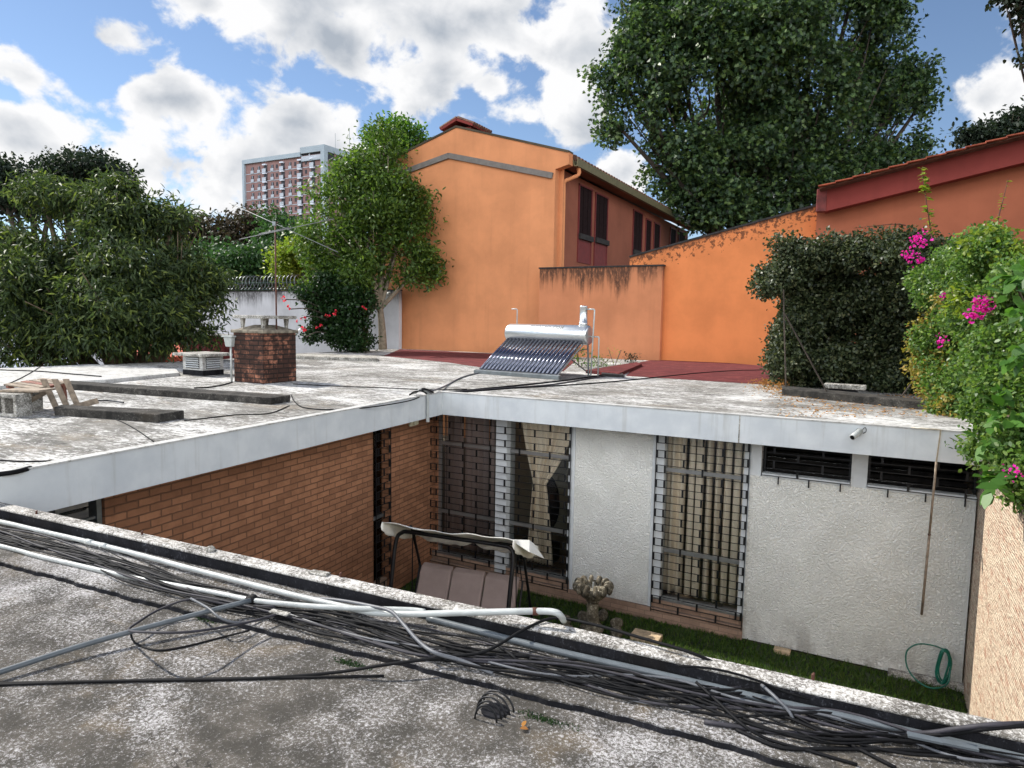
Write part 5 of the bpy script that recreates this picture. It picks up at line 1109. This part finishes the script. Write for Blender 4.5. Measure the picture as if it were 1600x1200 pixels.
crown('lime_foliage', M['leaf_yellow'], vine_blobs([(1520,470,26,20,8.6),(1540,375,30,14,8.4),(1570,395,24,14,8.2)]), 90, 8, .06, .075, .04, 'oval', vn, vo, shell=.9, seed=36)
for i, (px, py, rx, ry, d_) in enumerate(((1440,374,11,10,10.0),(1427,400,10,11,10.1),(1486,462,8,5,9.2),(1526,487,12,14,8.0),(1541,475,9,10,7.9),(1472,533,4,4,9.2),(1583,738,4,3,5.6))):
    crown('flower_cluster', M['petal'], px_blobs([(px,py,rx,ry)], d_-.35), (12 if rx > 8 else 4), 6, .03, .042 if d_ > 6 else .024, .034 if d_ > 6 else .02, 'oval', vn, vo, shell=.9, droop=0, up=.3, seed=50+i)
crown('violet_flower', M['petal_blue'], px_blobs([(1540,607,11,6)], 7.4), 10, 7, .025, .035, .025, 'oval', vn, vo, shell=.9, seed=70)
def shoot(pts, d_, label, m, n, seed, ll=.075):
    P = smooth_path([Dp(x, y, d_) for x, y in pts], 8); b = P[0]; e = thing('vine_shoot', b, label, 'shoot'); mb = MB(); mb.tube([tuple(p-b) for p in P], [.011*(1-.7*i/len(P)) for i in range(len(P))], 5); mb.build('stem', M['rust_metal'], e)
    rg = np.random.default_rng(seed); t = rg.integers(3, len(P), n); P_ = np.array(P); pos = P_[t]-b; d1 = rand_dirs(rg, n)*np.array([1,1,.25])+np.array([0,0,.15]); leaves('leaf', M[m], pos, d1, rand_dirs(rg, n)*.5+np.array([0,0,1]), ll, ll*.5, 'oval', e, .2, seed)
shoot([(1457,375),(1452,345),(1447,312),(1443,285),(1440,262)], 9.8, 'tall yellow green shoot rising from the vine in front of the terracotta wall', 'leaf_yellow', 60, 80, .10)
shoot([(1553,375),(1560,340),(1568,310),(1575,280)], 8.6, 'thin reddish shoot with few leaves at the right, rising from the vine', 'leaf_yellow', 26, 81, .06)
shoot([(1415,352),(1400,350),(1375,352),(1340,356)], 11.6, 'thin bare shoot trailing left over the top of the hedge', 'leaf_hedge', 20, 82, .05)
shoot([(1525,697),(1512,694),(1498,691),(1484,684)], 7.6, 'short leafy shoot hanging in front of the white eaves', 'leaf_yellow', 16, 83, .05)
bp_ = Dp(1600, 520, 6.6); bpl = thing('broadleaf_plant', (bp_[0]+.4,bp_[1],3.0), 'broad leaved bright green plant pushing through the vine at the right edge', 'plant')
bo = np.array([bp_[0]+.4,bp_[1],3.0]); mb = MB()
cl = [(1585,440,6.9),(1590,485,6.7),(1562,632,6.8),(1575,650,6.6),(1550,690,6.7),(1588,560,6.4),(1570,455,6.9),(1603,430,6.6),(1548,740,6.5),(1560,760,6.3)]
rg = np.random.default_rng(90); pos = np.concatenate([np.repeat((Dp(x,y,d_-.3)-bo)[None], 11, 0)+rg.normal(size=(11,3))*.05 for x,y,d_ in cl]); n = len(pos); dr = rand_dirs(rg, n)*np.array([1,.6,.7])+np.array([-.35,-.35,.1])
leaves('leaf', M['leaf_broad'], pos, dr, rand_dirs(rg, n)*.4+np.array([-.3,-.4,.8]), .19, .085, 'oval', bpl, .2, 91)
for x,y,d_ in cl[:6]: mb.tube(smooth_path([np.array([.1,.1,.2]), (Dp(x,y,d_)-bo)*.5+np.array([.2,.1,.1]), Dp(x,y,d_-.3)-bo], 4), .012, 5)
mb.build('stem', M['bark'], bpl)
# little plants behind the solar heater
def shrublet(px, py, z, h, w_, label, mname, n, seed, ll=.09):
    p = Zp(px, py, z); e = thing('small_plant', p, label, 'plant'); rg = np.random.default_rng(seed); pos = rg.normal(size=(n,3))*np.array([w_,w_,0])+np.array([0,0,1])*rg.random((n,1))*h
    leaves('foliage', M[mname], pos, rand_dirs(rg, n)+np.array([0,0,.4]), rand_dirs(rg, n)*.5+np.array([0,0,1]), ll, ll*.4, 'oval', e, .2, seed); mb = MB()
    for k in range(4): mb.tube([(0,0,-.05),(rg.normal()*w_,rg.normal()*w_,h*.8)], .008, 5)
    mb.build('stem', M['bark'], e)
shrublet(905, 574, 3.0, .55, .16, 'green weeds growing behind the leg of the solar heater', 'leaf_fresh', 130, 95); shrublet(936, 573, 3.0, .3, .16, 'low weeds right of the solar heater pipes', 'leaf_fresh', 80, 96); shrublet(960, 571, 3.0, .55, .12, 'thin yellow flowering weed before the stained orange wall', 'leaf_yellow', 45, 97, .06); shrublet(985, 567, 3.0, .3, .12, 'dark little shrub at the corner of the red membrane', 'leaf_dark', 110, 98)

# ---- trees
tree('mango_tree', 'spreading mango tree with long drooping dark leaves at the left of the roof', M['leaf_mango'], M['bark'],
     [(150,420,150,110,0),(60,460,95,100,-.6),(235,400,90,85,.3),(290,465,62,78,.5),(105,320,70,40,.5),(200,330,70,48,.3),(20,400,55,55,-.3),(250,500,75,55,-.3),(110,520,120,48,-.8),(325,445,30,30,.8),(20,545,60,35,-1),(180,300,40,20,.4),(150,470,120,80,-1.6),(65,300,45,25,.6),(270,350,45,35,.3),(-50,450,70,120,-.3)], 18.2, 4600, 13, .15, .19, .045, 'long', base=(-10.5,19.4,GZ), r0=.28, seed=3, shell=.85, gap=.15, sub=9, subs=.38, core=.5, droop=.5, up=.45, curl=.35, twigs=4)
tree('ash_tree', 'slender bright green tree growing up against the orange gable wall', M['leaf_slender'], M['bark_pale'],
     [(575,255,45,42,.2),(600,225,38,30,.5),(530,310,50,48,-.3),(590,320,72,60,0),(645,330,42,40,.3),(660,392,34,38,.3),(650,430,38,20,.2),(510,380,48,55,-.5),(500,430,38,35,-.6),(545,425,50,50,-.4),(560,375,60,45,-.5),(545,280,45,40,-.2),(600,275,36,40,.2),(625,370,40,35,.2)], 25.6, 2500, 12, .2, .17, .07, 'oval', base=tuple(Dp(598,546,26.2)), r0=.17, seed=5, shell=.85, droop=.2, gap=.25, twigs=4, sub=9, subs=.34, core=.4)
hbx = tree('hibiscus_shrub', 'dark hibiscus shrub with a few red flowers below the slender tree', M['leaf_hib'], M['bark_dark'],
     [(545,500,45,45,0),(560,470,38,40,.2),(520,480,30,28,-.2),(500,465,32,7,-.4),(488,452,22,5,-.5),(500,478,30,6,-.4),(498,510,25,8,-.3),(495,528,22,6,-.4),(560,530,36,22,0),(520,455,45,30,0)], 24.6, 1500, 11, .13, .13, .07, 'oval', base=tuple(Dp(555,552,24.8)), r0=.08, seed=7, shell=.6, twigs=2, sub=3, subs=.4)
hbo = np.array(hbx.location)
for i, (px, py) in enumerate(((444,467),(452,482),(467,499),(473,494),(512,494),(567,483),(497,507),(523,488),(476,511),(434,468))):
    if i in (9,): continue
    crown('flower', M['petal_red'], px_blobs([(px,py,3.2,3.2)], 23.6), 2, 6, .015, .075, .06, 'oval', hbx, hbo, shell=.9, droop=0, seed=200+i)
mb = MB()
for a_, b_ in (((500,480),(446,468)),((505,490),(454,483)),((510,500),(470,497)),((510,520),(478,527))): mb.tube(smooth_path([Dp(*a_,24.)-hbo, (Dp(*a_,24.)+Dp(*b_,23.7))/2-hbo+np.array([0,0,.1]), Dp(*b_,23.6)-hbo], 4), .02, 5)
mb.build('flower_stem', M['bark_dark'], hbx)
tree('maple_tree', 'huge dark green maple tree towering behind the orange walls', M['leaf_big'], M['bark_dark'],
     [(1190,150,150,150,0),(1060,100,95,95,-1),(1010,165,62,70,-1),(970,120,42,55,-1),(1010,30,62,60,-.5),(1120,-10,120,90,0),(1280,-10,110,90,.5),(1350,80,70,90,1),(1380,160,55,70,1.5),(1330,230,85,60,1),(1412,232,35,26,1.5),(1425,110,28,40,1.5),(1090,250,80,60,-1),(1060,285,45,35,-1.5),(1200,270,110,65,-1),(1120,310,75,40,-1.5),(1280,250,70,50,0),(1200,60,110,90,-1.5),(960,190,30,30,-1.2),(1340,-40,60,60,.6),(1440,160,14,45,1.5),(1250,150,90,90,-2),(1150,335,60,22,-1.5),(1240,300,70,45,-1.5),(1090,330,30,25,-1),(1310,280,70,40,-.5)], 36., 9000, 13, .33, .21, .19, 'lobed', base=(14.0,35.6,GZ), r0=.5, seed=9, shell=.85, droop=.15, gap=.45, twigs=4, sub=13, subs=.27, tall=1.35, core=.3)
tree('bay_tree', 'upright bright tree crown peeping over the orange gable', M['leaf_fresh'], M['bark'], [(612,215,26,34,0),(640,212,18,24,0),(592,232,22,26,0),(655,218,12,14,.3),(622,250,40,40,0)], 40., 480, 12, .26, .26, .13, 'oval', r0=.2, seed=11, shell=.75, droop=-.4)
tree('acacia_tree', 'wide flat topped dark tree on the skyline at the far left', M['leaf_dark'], M['bark_dark'], [(110,262,75,20,0),(150,285,50,26,1),(45,275,55,24,-1),(0,290,45,32,-2),(85,300,55,28,0),(20,320,45,20,-1),(-60,280,60,40,-2),(180,292,20,18,1)], 56., 1500, 12, .5, .34, .2, 'oval', r0=.6, seed=13, shell=.7, gap=.35, twigs=5)
tree('acacia_tree', 'second dark flat topped tree just right of the first on the left skyline', M['leaf_dark'], M['bark_dark'], [(150,262,40,18,0),(172,285,26,22,0),(130,290,46,26,0),(190,310,22,30,1)], 60., 700, 12, .5, .34, .2, 'oval', r0=.5, seed=14, shell=.7, gap=.3, twigs=5)
tree('bronze_tree', 'rusty brown leaved tree below the apartment tower', M['leaf_rust'], M['bark_dark'], [(330,362,55,28,0),(385,360,45,34,1),(300,385,50,40,-1),(370,400,60,42,0),(285,355,28,20,0),(415,380,30,30,2)], 66., 1400, 12, .5, .36, .2, 'oval', r0=.5, seed=15, shell=.7, twigs=5)
tree('dense_tree', 'dense mid green tree between the grey wall and the apartment tower', M['leaf_mid'], M['bark_dark'], [(400,415,65,36,0),(350,425,48,38,0),(450,385,45,48,2),(330,400,30,30,1),(470,420,40,40,1),(430,350,26,22,4),(380,450,70,25,0)], 47., 1700, 12, .36, .3, .16, 'oval', r0=.4, seed=17, shell=.75)
tree('lime_shrub', 'yellow green shrub crown behind the razor wire', M['leaf_yellow'], M['bark'], [(445,408,32,26,0),(470,400,26,30,.3),(455,432,30,18,0)], 31., 330, 11, .2, .2, .09, 'oval', r0=.08, seed=19, shell=.75)
tree('ficus_tree', 'dark green tree showing above the red eaves at the right', M['leaf_dark'], M['bark_dark'], [(1540,205,34,20,0),(1575,200,34,24,0),(1595,180,20,14,.5),(1640,200,50,40,0),(1520,215,18,12,0)], 44., 620, 12, .34, .3, .16, 'oval', r0=.4, seed=23, shell=.7, gap=.2)
tree('overhanging_tree', 'leafy branch end hanging into the sky at the upper right corner', M['leaf_dark'], M['bark_dark'], [(1598,8,30,16,0),(1610,30,18,14,0),(1605,88,10,9,0),(1680,40,70,70,0),(1590,-20,30,20,0)], 24., 420, 12, .2, .2, .11, 'oval', base=(22,27,GZ), r0=.35, seed=25, shell=.7, gap=.2)
